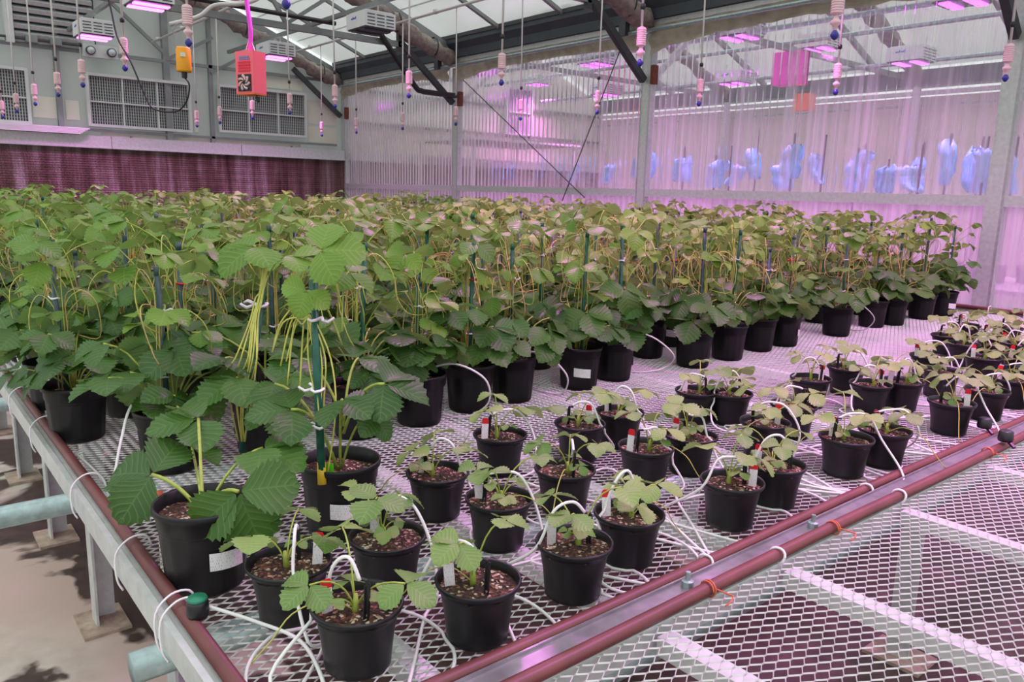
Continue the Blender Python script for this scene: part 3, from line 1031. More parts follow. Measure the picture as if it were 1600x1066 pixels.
MB().box((-5.5, 8.5, 0.78), (8.4, 1.5, 0.04)).build('top', M['galv'], t)
for x in (-9.4, -7, -4.6, -2):
    for y in (7.9, 9.1):
        MB().box((x, y, 0.38), (0.06, 0.06, 0.76)).build('leg', M['galv'], t)


def sleeve_mesh(seed):
    """crumpled film sleeve: a ragged upright funnel, folded and torn at the top"""
    rng = random.Random(seed)
    h = rng.uniform(0.26, 0.46)
    ph1, ph2, ph3 = rng.uniform(0, 6), rng.uniform(0, 6), rng.uniform(0, 6)
    lean, bow = rng.uniform(-.10, .14), rng.uniform(-.06, .06)
    rad = rng.uniform(0.055, 0.095)
    prof = [(rad * k, h * z) for k, z in ((0.8, 0), (1.0, 0.12), (1.15, 0.3), (1.0, 0.48), (1.1, 0.62), (1.2, 0.76), (1.0, 0.88), (0.7, 1.0))]
    q = MB().lathe(prof, 18, (0, 0, 0), lambda r, z, t: r * (1 + 0.4 * math.sin(2 * t + ph1 + 3 * z) + 0.28 * math.sin(3 * t + ph2 + 8 * z) + 0.15 * math.sin(7 * t + ph3)), True)
    for i, p in enumerate(q.v):
        f = p.z / h
        p.x += lean * f + bow * math.sin(PI * f) + rng.uniform(-.012, .012)
        p.y += rng.uniform(-.012, .012)
        if f > 0.95:
            p.z += rng.uniform(-.12, .05) * h * 1.2
    return q, h


xs_ = [-8.55, -8.2, -7.55, -7.3, -6.75, -6.35, -5.85, -5.6, -5.3, -5.0, -4.72, -4.45, -4.2, -4.0, -3.78, -3.58, -3.4, -3.2, -3.02, -2.84, -2.66, -2.1]
for i, x in enumerate(xs_):
    y = 8.2 + (i % 3) * 0.22 + random.uniform(-.06, .06)
    z = 1.68 + random.uniform(-.06, .10)
    t = thing('sleeved_plant', 'pale blue sleeve on a stake beyond the clear wall, %s from the crossed cables' % ORD[i + 1], 'plant sleeve', (x, y, 0.80), 'blue sleeves beyond the wall')
    q, h = sleeve_mesh(200 + i)
    s_ = q.build('sleeve', M['blue_sleeve'], None, True)
    s_.parent = t
    s_.location = (0, 0, z - 0.80)
    MB().tube([(x, y, 0.80), (x + 0.02, y, z + h + random.uniform(.05, .25))], 0.012, 5).build('stake', M['black_plastic'], t)
    MB().lathe([(0.07, 0), (0.09, 0.17)], 12, (x, y, 0.80), cap0=True, cap1=True).build('pot', M['pot'], t, True)

# ------------------------------------------------------------------ benches
BY0, BY1 = 0.335, 6.02
BW = 2.66


def expanded_mesh():
    """flattened expanded metal: diamonds 22 mm along x, 49 mm along y"""
    q = MB()
    LW, SW, w2, th = 0.049, 0.022, 0.00112, 0.0014
    nx, ny = int((BW - 0.02) / (SW / 2)), int((BY1 - BY0 - 0.04) / LW)
    # zigzag strands running along y: strand i swings between columns i and i+1
    for i in range(nx):
        x = -BW / 2 + 0.01 + i * SW / 2
        x2 = x + SW / 2
        base = len(q.v)
        pts = []
        for j in range(ny * 2 + 1):
            y = BY0 + 0.02 + j * LW / 2
            ph = (j + i) % 2
            xx = x if ph == 0 else x2
            # small flat at each joint gives the hexagonal look
            pts.append((xx, y - LW * 0.07))
            pts.append((xx, y + LW * 0.07))
        for (px, py) in pts:
            q.v += [V((px - w2, py, -th)), V((px + w2, py, -th)), V((px, py, th))]
        for j in range(len(pts) - 1):
            a = base + j * 3
            q.f += [(a + 1, a, a + 3, a + 4), (a + 2, a + 1, a + 4, a + 5), (a, a + 2, a + 5, a + 3)]
    return q.mesh('mesh_top', M['mesh'])


MESH_TOP = expanded_mesh()


def bench(xc, label, near=True):
    t = thing('rolling_bench', label, 'bench', (xc, 3.2, 0), 'expanded metal benches')
    o = link('mesh_top', MESH_TOP, t)
    o.location = (0, -3.2, ZB)
    o['kind'] = 'stuff'
    x0, x1 = xc - BW / 2, xc + BW / 2
    for y in (BY0 - 0.008, BY1 + 0.008):
        q = MB()
        q.box((xc, y, ZB - 0.006), (BW, 0.012, 0.052))
        q.box((xc, y + (0.010 if y < 1 else -0.010), ZB + 0.012), (BW, 0.022, 0.005))
        q.build('side_rail', M['galv'], t)
    for x in (x0 + 0.012, x1 - 0.012):
        q = MB()
        q.box((x, (BY0 + BY1) / 2, ZB - 0.02), (0.014, BY1 - BY0, 0.05))
        q.build('end_rail', M['galv'], t)
    for k in range(6):
        x = x0 + 0.16 + k * (BW - 0.32) / 5
        MB().box((x, (BY0 + BY1) / 2, ZB - 0.03), (0.045, BY1 - BY0 - 0.05, 0.03)).build('cross_bearer', M['galv'], t) if False else None
    for y in (0.62, 1.02, 1.42, 1.95, 2.5, 3.1, 3.8, 4.6, 5.4):
        MB().box((xc, y, ZB - 0.028), (BW - 0.06, 0.04, 0.035)).build('bearer', M['galv'], t)
    legs = (-1.9 + 2.165, -2.85 + 2.165, -1.0 + 2.165)
    for dx in legs:
        for y in (0.49, 2.6, 4.2, 5.7):
            q = MB()
            q.box((xc + dx, y, 0.36), (0.075, 0.008, 0.72))
            q.box((xc + dx - 0.034, y + 0.035, 0.36), (0.008, 0.07, 0.72))
            lg = q.build('leg', M['galv'], t)
            MB().box((xc + dx, y + 0.02, 0.006), (0.19, 0.15, 0.012)).build('foot_plate', M['plate'], lg)
    for dx, ye in ((-2.36 + 2.165, 0.19), (-1.44 + 2.165, 0.30), (-0.9 + 2.165, 0.32)):
        q = MB()
        q.tube([(xc + dx, ye, 0.655), (xc + dx, 5.9, 0.655)], 0.03, 14)
        q.build('roller_pipe', M['galv_tube'], t, True)
    return t


BXC = -0.845 - BW / 2            # middle bench
bench(BXC, 'galvanised mesh bench carrying the small pots and the front plants')
bench(BXC + BW + 0.03, 'empty galvanised mesh bench in front of the two brown hoses')
bench(BXC - BW - 0.05, 'mesh bench packed with staked plants behind the front bench')
bench(BXC - 2 * (BW + 0.05), 'farthest mesh bench, hidden under the plants before the cooling pad')

# brown dripline hoses
hx = (-0.872, -0.802)
for k, x in enumerate(hx):
    pts = [(x + 0.004 * math.sin(i * 1.3 + k), BY0 + 0.1 + i * 0.4, ZB + 0.020) for i in range(15)]
    t = thing('dripline_hose', ('brown dripline hose along the pot side of the dividing rail', 'brown dripline hose along the empty bench side of the dividing rail')[k], 'hose', (x, 3, ZB), 'brown hoses along the dividing rail')
    MB().tube(smooth_path(pts, 3), 0.0130, 10).build('pipe', M['hose'], t, True)
    for y in ((1.25, 1.92), (1.40, 1.95, 3.1))[k]:
        c = MB().tube([(x + 0.0165 * math.cos(a), y + 0.003 * math.sin(a * 2), ZB + 0.020 + 0.0165 * math.sin(a)) for a in [2 * PI * i / 14 for i in range(15)]], 0.003, 5, False)
        c.build('cable_tie', M['white_tie'], t, True)
    for y in ((), (1.16, 1.62, 2.52))[k]:
        c = MB().tube(smooth_path([(x + 0.016 * math.cos(a), y + 0.006 * a / 6, ZB + 0.020 + 0.016 * math.sin(a)) for a in [3 * PI * i / 14 for i in range(15)]] + [(x + 0.045, y + 0.02, ZB + 0.02), (x + 0.05, y - 0.01, ZB + 0.012)], 2), 0.0018, 5)
        c.build('copper_wire_tie', M['hose_end'], t, True)
    if k:
        for y in (1.17, 1.62):
            q = MB()
            q.lathe([(0.012, 0), (0.012, 0.012), (0.005, 0.014), (0.005, 0.03)], 8, (x - 0.03, y - 0.03, ZB + 0.02), cap0=True, cap1=True)
            q.build('bolt', M['galv_tube'], t)
# dividing rail between the hoses
q = MB()
q.box((-0.836, 3.2, ZB + 0.018), (0.036, BY1 - BY0, 0.005))
q.box((-0.852, 3.2, ZB + 0.020), (0.004, BY1 - BY0, 0.012))
tag(q.build('dividing_rail', plain('weathered_rail_zinc', lin(150, 146, 152), 0.34, 0.6, 0.2, 25)), 'bright galvanised angle rail running between two brown hoses', 'rail')

# hose on the aisle rail of the middle bench
t = thing('dripline_hose', 'brown hose tied along the aisle rail of the pot bench', 'hose', (-2, 0.36, ZB))
MB().tube([(-3.40, 0.354, ZB + 0.026), (-2.2, 0.356, ZB + 0.027), (-1.0, 0.354, ZB + 0.026)], 0.0125, 10).build('pipe', M['hose'], t, True)
MB().tube([(-1.86, 0.36, ZB + 0.026), (-1.86, 0.46, ZB + 0.022)], 0.0115, 8).build('branch', M['hose'], t, True)
MB().tube([(-1.86, 0.455, ZB + 0.022), (-1.86, 0.478, ZB + 0.022)], 0.013, 8).build('branch_end', M['hose_end'], t, True)
for x in (-3.05, -2.62, -2.03, -1.60, -1.325, -1.295):
    q = MB()
    q.tube(smooth_path([(x, 0.385, ZB + 0.02), (x + .004, 0.375, ZB + 0.047), (x, 0.345, ZB + 0.047), (x, 0.318, ZB + 0.02), (x + .005, 0.316, ZB - 0.03), (x + .01, 0.325, ZB - 0.055)], 4), 0.0022, 5)
    q.build('cable_tie', M['white_tie'], t, True)
MB().tube([(-1.88, 0.455, ZB + 0.05), (-1.88, 0.45, ZB + 0.01), (-1.87, 0.45, ZB - 0.04)], 0.004, 5).build('cable_tie', M['white_tie'], t, True)
# green-capped regulator on the rail
t = thing('pressure_regulator', 'green-capped black valve on the aisle rail corner', 'valve', (-1.245, 0.365, ZB + 0.03))
MB().lathe([(0.016, 0.0), (0.018, 0.006), (0.018, 0.026), (0.015, 0.03)], 14, (-1.245, 0.365, ZB + 0.036), cap0=True, cap1=True).build('body', M['black_plastic'], t, True)
MB().lathe([(0.0155, 0.03), (0.0165, 0.033), (0.015, 0.036)], 14, (-1.245, 0.365, ZB + 0.036), cap1=True).build('cap', M['green_plastic'], t, True)
# black clips at the far part of the dividing hoses
for x, y, lb in ((-0.885, 2.72, 'black valve clipped on the pot side hose near the far pots'), (-0.79, 2.62, 'black valve clipped on the outer hose near the far pots')):
    t = thing('pressure_regulator', lb, 'valve', (x, y, ZB + 0.04), 'black valves on the dividing hoses')
    MB().lathe([(0.02, 0.0), (0.022, 0.008), (0.02, 0.03), (0.014, 0.034)], 12, (x, y, ZB + 0.042), cap0=True, cap1=True).build('body', M['black_plastic'], t, True)
    MB().tube([(x, y, ZB + 0.05), (x + 0.03, y - 0.01, ZB + 0.03)], 0.006, 6).build('outlet', M['black_plastic'], t)
# far edge hose
t = thing('dripline_hose', 'brown hose along the far edge of the benches by the corrugated wall', 'hose', (-2, 6.0, ZB))
MB().tube([(-3.4, 5.985, ZB + 0.03), (1.8, 5.985, ZB + 0.03)], 0.016, 8).build('pipe', M['hose'], t, True)
for x in (-2.02, -1.80, -1.2):
    MB().tube([(x, 6.0, ZB + 0.055), (x, 5.965, ZB + 0.05), (x, 5.96, ZB - 0.02)], 0.004, 5).build('cable_tie', M['white_tie'], t, True)


# ------------------------------------------------------------------ leaves
def leaflet(q, L, Wd, M4, rng, nst=14, fold=0.25, droop=0.22, wav=0.05):
    """serrated, pleated strawberry leaflet; base at origin, along +y, normal +z"""
    base = len(q.v)
    us = (-1, -0.5, 0, 0.5, 1)
    ph = rng.uniform(0, 6)
    for i in range(nst + 1):
        t = i / nst
        wd = Wd * max(0.0, math.sin(PI * min(1.0, 0.03 + 0.95 * t ** 1.25))) ** 0.72
        if i == 0:
            wd = Wd * 0.04
        tooth = 1.09 if i % 2 else 0.91
        for u in us:
            e = tooth if abs(u) == 1 else 1.0
            x = u * wd * e
            y = t * L + (0.028 * L if (i % 2 and abs(u) == 1) else 0) - 0.05 * L * abs(u) * t
            z = fold * abs(x) - droop * L * t * t + wav * L * math.sin(ph + 5 * t + 2 * u) * abs(u) * 0.6
            z += (0.003 * L * (1 if (i % 2) else -1)) * (1 if abs(u) == 0.5 else 0)
            q.v.append(M4 @ V((x, y, z)))
            q.uv[len(q.v) - 1] = (u, t)
    n = len(us)
    for i in range(nst):
        for k in range(n - 1):
            a = base + i * n + k
            q.f.append((a, a + 1, a + n + 1, a + n))


def tri_leaf(name, size, mat, seed, spread=1.0, nst=18):
    rng = random.Random(seed)
    q = MB()
    for k, ang in enumerate((0, 82 * spread + rng.uniform(-10, 10), -82 * spread + rng.uniform(-10, 10))):
        s = size * (1.0 if k == 0 else rng.uniform(0.88, 1.0))
        A = Matrix.Rotation(math.radians(ang), 4, 'Z') @ Matrix.Rotation(math.radians(rng.uniform(-22, 10)), 4, 'X') @ Matrix.Rotation(math.radians(rng.uniform(-14, 14)), 4, 'Y') @ Matrix.Translation((0, 0.06 * size, 0))
        leaflet(q, s, s * rng.uniform(0.46, 0.53), A, rng, nst, rng.uniform(0.05, 0.35), rng.uniform(0.1, 0.35), 0.06)
    return q.mesh(name, mat, True)


LEAF_BIG = [tri_leaf('leaf', 0.098, M['leaf_old'], 300 + i, random.uniform(0.85, 1.1)) for i in range(8)]
LEAF_UP = [tri_leaf('leaf', 0.074, M['leaf_young'], 320 + i, random.uniform(0.8, 1.15)) for i in range(8)]
LEAF_SM = [tri_leaf('leaf', 0.050, M['leaf_small'], 340 + i, random.uniform(0.95, 1.3), 14) for i in range(7)]


def leaf_matrix(pos, az, tilt, roll=0.0, s=1.0):
    """leaf blade pointing outwards at azimuth az; tilt = downward pitch of the blade"""
    return (Matrix.Translation(pos) @ Matrix.Rotation(az - PI / 2, 4, 'Z') @ Matrix.Rotation(-tilt, 4, 'X')
            @ Matrix.Rotation(roll, 4, 'Y') @ Matrix.Diagonal((s, s, s, 1)))


def bez(p0, p1, p2, n=7):
    return [p0 * (1 - t) ** 2 + p1 * 2 * t * (1 - t) + p2 * t * t for t in [i / n for i in range(n + 1)]]


# pots -------------------------------------------------------------
BIG_R, BIG_H = 0.088, 0.165
def big_pot_meshes():
    def rib(r, z, t):
        if 0.012 < z < 0.118:
            return r * (1 + 0.022 * (1 if math.sin(t * 16) > 0.2 else 0))
        return r
    prof = [(0.066, 0.0), (0.070, 0.006), (0.0708, 0.02), (0.0728, 0.05), (0.0755, 0.085), (0.0775, 0.112), (0.0785, 0.122), (0.0815, 0.126),
            (0.0835, 0.150), (0.0885, 0.153), (0.0890, 0.163), (0.0870, 0.166), (0.0835, 0.164), (0.0800, 0.140), (0.079, 0.12)]
    pot = MB().lathe(prof, 64, (0, 0, 0), rib, cap0=True).mesh('pot', M['pot'], True)
    rng = random.Random(5)
    q = MB()
    n = 20
    q.v.append(V((0, 0, 0.142)))
    for j in range(1, 5):
        for k in range(n):
            t = 2 * PI * k / n
            r = 0.0805 * j / 4
            q.v.append(V((r * math.cos(t), r * math.sin(t), 0.138 + rng.uniform(-.004, .004) + 0.004 * (1 - j / 4))))
    for k in range(n):
        q.f.append((0, 1 + k, 1 + (k + 1) % n))
        for j in range(3):
            a = 1 + j * n
            q.f.append((a + k, a + n + k, a + n + (k + 1) % n, a + (k + 1) % n))
    soil = q.mesh('soil', M['soil'], False)
    # curved paper sticker
    q = MB()
    for i in range(7):
        a = -0.42 + 0.84 * i / 6
        for zz in (0.058, 0.092):
            q.v.append(V((0.0805 * math.cos(a), 0.0805 * math.sin(a), zz - 0.006 * i / 6)))
            q.uv[len(q.v) - 1] = (i / 6, (zz - 0.058) / 0.034)
    for i in range(6):
        q.f.append((2 * i, 2 * i + 2, 2 * i + 3, 2 * i + 1))
    st = q.mesh('sticker', M['sticker'], True)
    tg = MB().box((0, 0, 0.02), (0.022, 0.0012, 0.05)).mesh('green_marker', M['green_tag'])
    return pot, soil, st, tg


BIG_POT, BIG_SOIL, STICKER, LIME = big_pot_meshes()


def small_pot_meshes():
    prof = [(0.046, 0.0), (0.050, 0.004), (0.0505, 0.012), (0.0545, 0.05), (0.0600, 0.080), (0.0625, 0.090), (0.0665, 0.092), (0.0690, 0.096),
            (0.0695, 0.100), (0.0680, 0.103), (0.0650, 0.101), (0.0625, 0.092), (0.060, 0.08)]
    pot = MB().lathe(prof, 40, cap0=True).mesh('pot', M['pot_small'], True)
    rng = random.Random(6)
    q = MB()
    n = 18
    q.v.append(V((0, 0, 0.092)))
    for j in range(1, 5):
        for k in range(n):
            t = 2 * PI * k / n
            r = 0.0625 * j / 4
            q.v.append(V((r * math.cos(t), r * math.sin(t), 0.088 + rng.uniform(-.003, .003) + 0.003 * (1 - j / 4))))
    for k in range(n):
        q.f.append((0, 1 + k, 1 + (k + 1) % n))
        for j in range(3):
            a = 1 + j * n
            q.f.append((a + k, a + n + k, a + n + (k + 1) % n, a + (k + 1) % n))
    return pot, q.mesh('soil', M['soil'])


SM_POT, SM_SOIL = small_pot_meshes()


# plant prototypes: lists of (name, mesh, matrix, children) ----------
def tie_mesh(col, seed):
    rng = random.Random(seed)
    q = MB()
    ring = [(0.011 * math.cos(a), 0.011 * math.sin(a), 0.002 * math.sin(a * 2)) for a in [2 * PI * i / 8 for i in range(9)]]
    q.tube(ring, 0.0028, 4, False)
    q.tube([(0.010, 0, 0), (0.024, 0.006, 0.006), (0.034, 0.004, 0.002)], [0.003, 0.003, 0.002], 4)
    q.tube([(0.008, 0.006, 0), (0.016, 0.018, -0.004), (0.020, 0.028, 0.004)], [0.003, 0.003, 0.002], 4)
    return q.mesh('tie', M[col], True)


TIE_W, TIE_R = tie_mesh('white_tie', 1), tie_mesh('red_tie', 2)


def stake_mesh(h, mat, lean=(0, 0)):
    q = MB()
    q.tube([(0, 0, 0.10), (lean[0] * 0.5, lean[1] * 0.5, h * 0.5), (lean[0], lean[1], h - 0.02)], 0.0072, 8)
    q.tube([(lean[0], lean[1], h - 0.022), (lean[0], lean[1], h)], 0.0082, 8)
    return q.mesh('stake', mat, True)


def runner_mesh(seed, h, loop, mat):
    rng = random.Random(seed)
    a = rng.uniform(0, 2 * PI)
    d = V((math.cos(a), math.sin(a), 0))
    e = V((-math.sin(a), math.cos(a), 0))
    o = V((0.02, 0, 0))
    pts = [V((0, 0, 0.145)) + d * 0.012, o + d * 0.024 + V((0, 0, h * 0.35)), o + d * 0.016 + V((0, 0, h * 0.8)), o + d * 0.02 + V((0, 0, h))]
    r = loop
    pts += [o + d * (0.02 + r * 0.6) + V((0, 0, h + 0.045 * rng.uniform(.4, 1.2))), o + d * (0.02 + r) + e * r * 0.3 + V((0, 0, h - 0.02)),
            o + d * (0.02 + r * 0.8) + e * r * 0.6 + V((0, 0, h - 0.07 - r * rng.uniform(.2, .9))), o + d * 0.02 + e * r * 0.5 + V((0, 0, h - 0.10 - r * rng.uniform(0, .6)))]
    return MB().tube(smooth_path(pts, 4), 0.0016, 4).mesh('runner', mat, True)


def big_proto(seed, n_low, n_up, n_run, split, stake=True, low_h=(0.06, 0.17)):
    rng = random.Random(seed)
    P = [('pot', BIG_POT, Matrix.Identity(4), [])]
    if rng.random() < 0.4:
        P[0][3].append(('sticker', STICKER, Matrix.Identity(4)))
    P.append(('soil', BIG_SOIL, Matrix.Identity(4), []))
    crown = V((0, 0, 0.14))
    joined = MB()
    h = rng.uniform(0.54, 0.62)
    leaves = []
    a0 = rng.uniform(0, 6)
    for i in range(n_low):
        az = a0 + i * 2.4 + rng.uniform(-.3, .3)
        reach = rng.uniform(0.06, 0.17)
        z = 0.165 + rng.uniform(*low_h) - 0.25 * max(0, reach - 0.12)
        pos = V((math.cos(az) * reach, math.sin(az) * reach, z))
        leaves.append((pos, az + rng.uniform(-.4, .4), rng.uniform(0.1, 0.75), rng.uniform(-.35, .35), rng.choice(LEAF_BIG), rng.uniform(0.75, 1.15), 0.0028))
    if stake:
        for i in range(n_up):
            az = a0 + i * 2.1 + rng.uniform(-.5, .5)
            reach = rng.uniform(0.02, 0.13)
            z = rng.uniform(0.36, 0.60) if i > 2 else rng.uniform(0.58, 0.66)
            pos = V((0.02 + math.cos(az) * reach, math.sin(az) * reach, z))
            leaves.append((pos, az + rng.uniform(-.5, .5), rng.uniform(-0.1, 0.7), rng.uniform(-.4, .4), rng.choice(LEAF_UP), rng.uniform(0.6, 1.1), 0.0017))
    for pos, az, tilt, roll, me, s, r in leaves:
        M4 = leaf_matrix(pos, az, tilt, roll, s)
        c0 = crown + V((math.cos(az), math.sin(az), 0)) * 0.012
        if pos.z > 0.36:
            c0 = V((0.02 + 0.01 * math.cos(az), 0.01 * math.sin(az), pos.z - rng.uniform(0.07, 0.15)))
            c1 = c0 + V((math.cos(az) * 0.01, math.sin(az) * 0.01, 0.05))
        else:
            c1 = V((pos.x * 0.35, pos.y * 0.35, pos.z - 0.01))
        pts = bez(c0, c1, pos, 6 if split else 4)
        if split:
            pm = MB()
            pm.tube(pts, r, 5)
            inv = M4.inverted()
            pm.v = [inv @ p for p in pm.v]
            P.append(('leaf', me, M4, [('petiole', pm.mesh('petiole', M['petiole'], True), Matrix.Identity(4))]))
        else:
            joined.tube(pts, r, 4, False)
            P.append(('leaf', me, M4, []))
    if not split:
        P.append(('stem', joined.mesh('stem', M['petiole'], True), Matrix.Identity(4), []))
    if stake:
        lean = (rng.uniform(-.02, .03), rng.uniform(-.02, .02))
        kids = []
        for zz in [h * 0.78] + ([h * 0.45] if split else []):
            f = zz / h
            kids.append(('tie', TIE_R if rng.random() < 0.3 else TIE_W, Matrix.Translation((lean[0] * f, lean[1] * f, zz)) @ Matrix.Rotation(rng.uniform(0, 6), 4, 'Z')))
        P.append(('stake', stake_mesh(h, M['stake'] if rng.random() < 0.6 else M['stake_dark'], lean), Matrix.Translation((0.02, 0, 0)), kids))
        for i in range(n_run):
            P.append(('runner', runner_mesh(seed * 31 + i, h * rng.uniform(0.7, 0.98), rng.uniform(0.03, 0.12), M['runner'] if rng.random() < 0.65 else M['runner_tan']), Matrix.Identity(4), []))
    return P


def place(P, root):
    for name, me, M4, kids in P:
        o = bpy.data.objects.new(name, me)
        COL.objects.link(o)
        o.parent = root
        o.matrix_basis = M4
        for kn, km, kM in kids:
            k = bpy.data.objects.new(kn, km)
            COL.objects.link(k)
            k.parent = o
            k.matrix_basis = kM


NEAR = [big_proto(500 + i, 13, 9, 7, True) for i in range(7)]
NEAR_BUSHY = [big_proto(530 + i, 16, 8, 5, True, True, (0.04, 0.22)) for i in range(3)]
FAR = [big_proto(560 + i, 9, 10, 5, False) for i in range(6)]

placed = []


def big_plant(x, y, P, label, group, s=1.0, rz=None):
    t = thing('potted_strawberry', label, 'potted plant', (x, y, ZB + 0.002), group, random.uniform(0, 6.28) if rz is None else rz)
    hz_ = random.choice((0.82, 0.9, 0.96, 1.0, 1.03, 1.08))
    wz_ = random.uniform(0.9, 1.1)
    t.scale = (1, 1, 1)
    P = [(n_, me_, M_ if n_ in ('pot', 'soil') else Matrix.Translation((0, 0, 0.14)) @ Matrix.Diagonal((wz_, wz_, hz_, 1)) @ Matrix.Translation((0, 0, -0.14)) @ M_, k_) for n_, me_, M_, k_ in P]
    place(P, t)
    placed.append((x, y))
    return t


def away(x, y, r):
    d = math.hypot(x, y)
    return x + x / d * r, y + y / d * r


front = [(-2.010, 0.79), (-2.010, 1.078), (-2.015, 1.297), (-2.054, 1.522), (-2.072, 1.726), (-2.071, 2.054), (-2.097, 2.273),
         (-2.073, 2.755), (-2.085, 3.027), (-2.13, 3.34), (-2.134, 3.572), (-2.137, 4.11), (-2.178, 4.599), (-2.15, 4.80), (-2.162, 5.228), (-2.147, 5.52)]
# the three foremost plants get leaves of their own below; front row along the bench
CUSTOM = {}
x, y = away(-1.353, 0.415, 0.07)
CUSTOM['fore'] = (x, y)
x, y = away(-1.419, 0.717, 0.07)
CUSTOM['label'] = (x, y)

for i, (x, y) in enumerate(front):
    x, y = away(x, y, 0.07)
    P = NEAR[i % 7] if i % 3 else NEAR_BUSHY[i % 3 - 1 if i % 3 else (i // 3) % 3]
    if i == 0:
        CUSTOM['lean'] = (x, y)
        continue
    big_plant(x, y, P, 'staked strawberry in the front row behind the small pots, %s from the aisle' % ORD[i + 1], 'staked strawberry plants on the front bench')

extra = [(-2.027, 0.55, 'leafy strawberry plant by the aisle rail, right behind the foremost large pot'),
         (-2.623, 0.596, 'strawberry plant near the aisle rail with bare brown soil showing'),
         (-2.437, 0.413, 'strawberry plant beside the aisle rail with stickered pot and drooping leaf'),
         (-2.80, 0.42, 'strawberry plant beside the aisle rail with lime marker tag'),
         (-2.319, 2.736, 'strawberry plant in a gap of the front row with a white tube')]
for x, y, lb in extra:
    x, y = away(x, y, 0.07)
    P = random.choice(NEAR_BUSHY if 'aisle' in lb else NEAR)
    t = big_plant(x, y, P, lb, 'staked strawberry plants on the front bench')
    if 'lime' in lb:
        o = link('green_marker', LIME, t)
        o.location = (0.03, -0.05, 0.14)

# rows behind on the same bench, then the two benches behind
rows = [(-2.48, 0.29), (-2.80, 0.29), (-3.12, 0.30), (-3.40, 0.31)]
for r, (rx, st) in enumerate(rows):
    y = 0.47 + (0.14 if r % 2 else 0)
    k = 0
    while y < 5.95:
        x, yy = rx + random.uniform(-.035, .035), y + random.uniform(-.03, .03)
        if all((x - a) ** 2 + (yy - c) ** 2 > 0.19 ** 2 for a, c in placed):
            k += 1
            P = random.choice(NEAR if r == 0 else FAR)
            big_plant(x, yy, P, 'staked strawberry on the front bench, %s row back, %s from the aisle' % (ORD[r + 2], ORD[k]), 'staked strawberry plants on the front bench')
        y += st
brow = [-3.78 - i * 0.40 for i in range(12)]
for r, rx in enumerate(brow):
    y = 0.50 + (0.18 if r % 2 else 0)
    k = 0
    while y < 5.95:
        x, yy = rx + random.uniform(-.06, .06), y + random.uniform(-.06, .06)
        k += 1
        big_plant(x, yy, random.choice(FAR), 'tall staked strawberry on the rear benches, %s row back, %s from the aisle' % (ORD[r + 1], ORD[k]), 'staked strawberry plants on the rear benches')
        y += 0.355


# ---- foremost plants, leaf by leaf
def frame_matrix(pos, fwd, nor, s):
    f = V(fwd).normalized()
    n = V(nor)
    n = (n - f * n.dot(f)).normalized()
    r = f.cross(n)
    A = Matrix((r, f, n)).transposed().to_4x4()
    return Matrix.Translation(pos) @ A @ Matrix.Diagonal((s, s, s, 1))


def hero(name_key, label, leaves, sticker=None, lime=False):
    x, y = CUSTOM[name_key]
    t = thing('potted_strawberry', label, 'potted plant', (x, y, ZB + 0.002), 'staked strawberry plants on the front bench')
    placed.append((x, y))
    pot = link('pot', BIG_POT, t)
    if sticker is not None:
        o = link('sticker', STICKER, pot)
        o.rotation_euler = (0, 0, sticker)
    link('soil', BIG_SOIL, t)
    org = V((x, y, ZB + 0.002))
    for pos, fwd, nor, me, s, r in leaves:
        p = V(pos) - org
        M4 = frame_matrix(p, fwd, nor, s)
        lf = link('leaf', me, t, M4)
        c0 = V((p.x * .04, p.y * .04, 0.138)) if p.z < 0.33 else V((0.02, 0, p.z - 0.12))
        c1 = V((p.x * 0.45, p.y * 0.45, max(p.z - 0.0, 0.17)))
        pm = MB().tube(bez(c0, c1, p, 8), r, 6)
        inv = M4.inverted()
        pm.v = [inv @ q_ for q_ in pm.v]
        link('petiole', pm.mesh('petiole', M['petiole'], True), lf)
    if lime:
        o = link('green_marker', LIME, t)
        o.location = (0.04, -0.045, 0.132)
        o.rotation_euler = (0.1, 0, 0.8)
    return t, org


def P3(px, py, d):
    """point on the photograph's sight line at depth d, used once to read off positions"""
    return CAM + (FW + RT * ((px - 800) / FPX) + UP * ((533 - py) / FPX)) * d


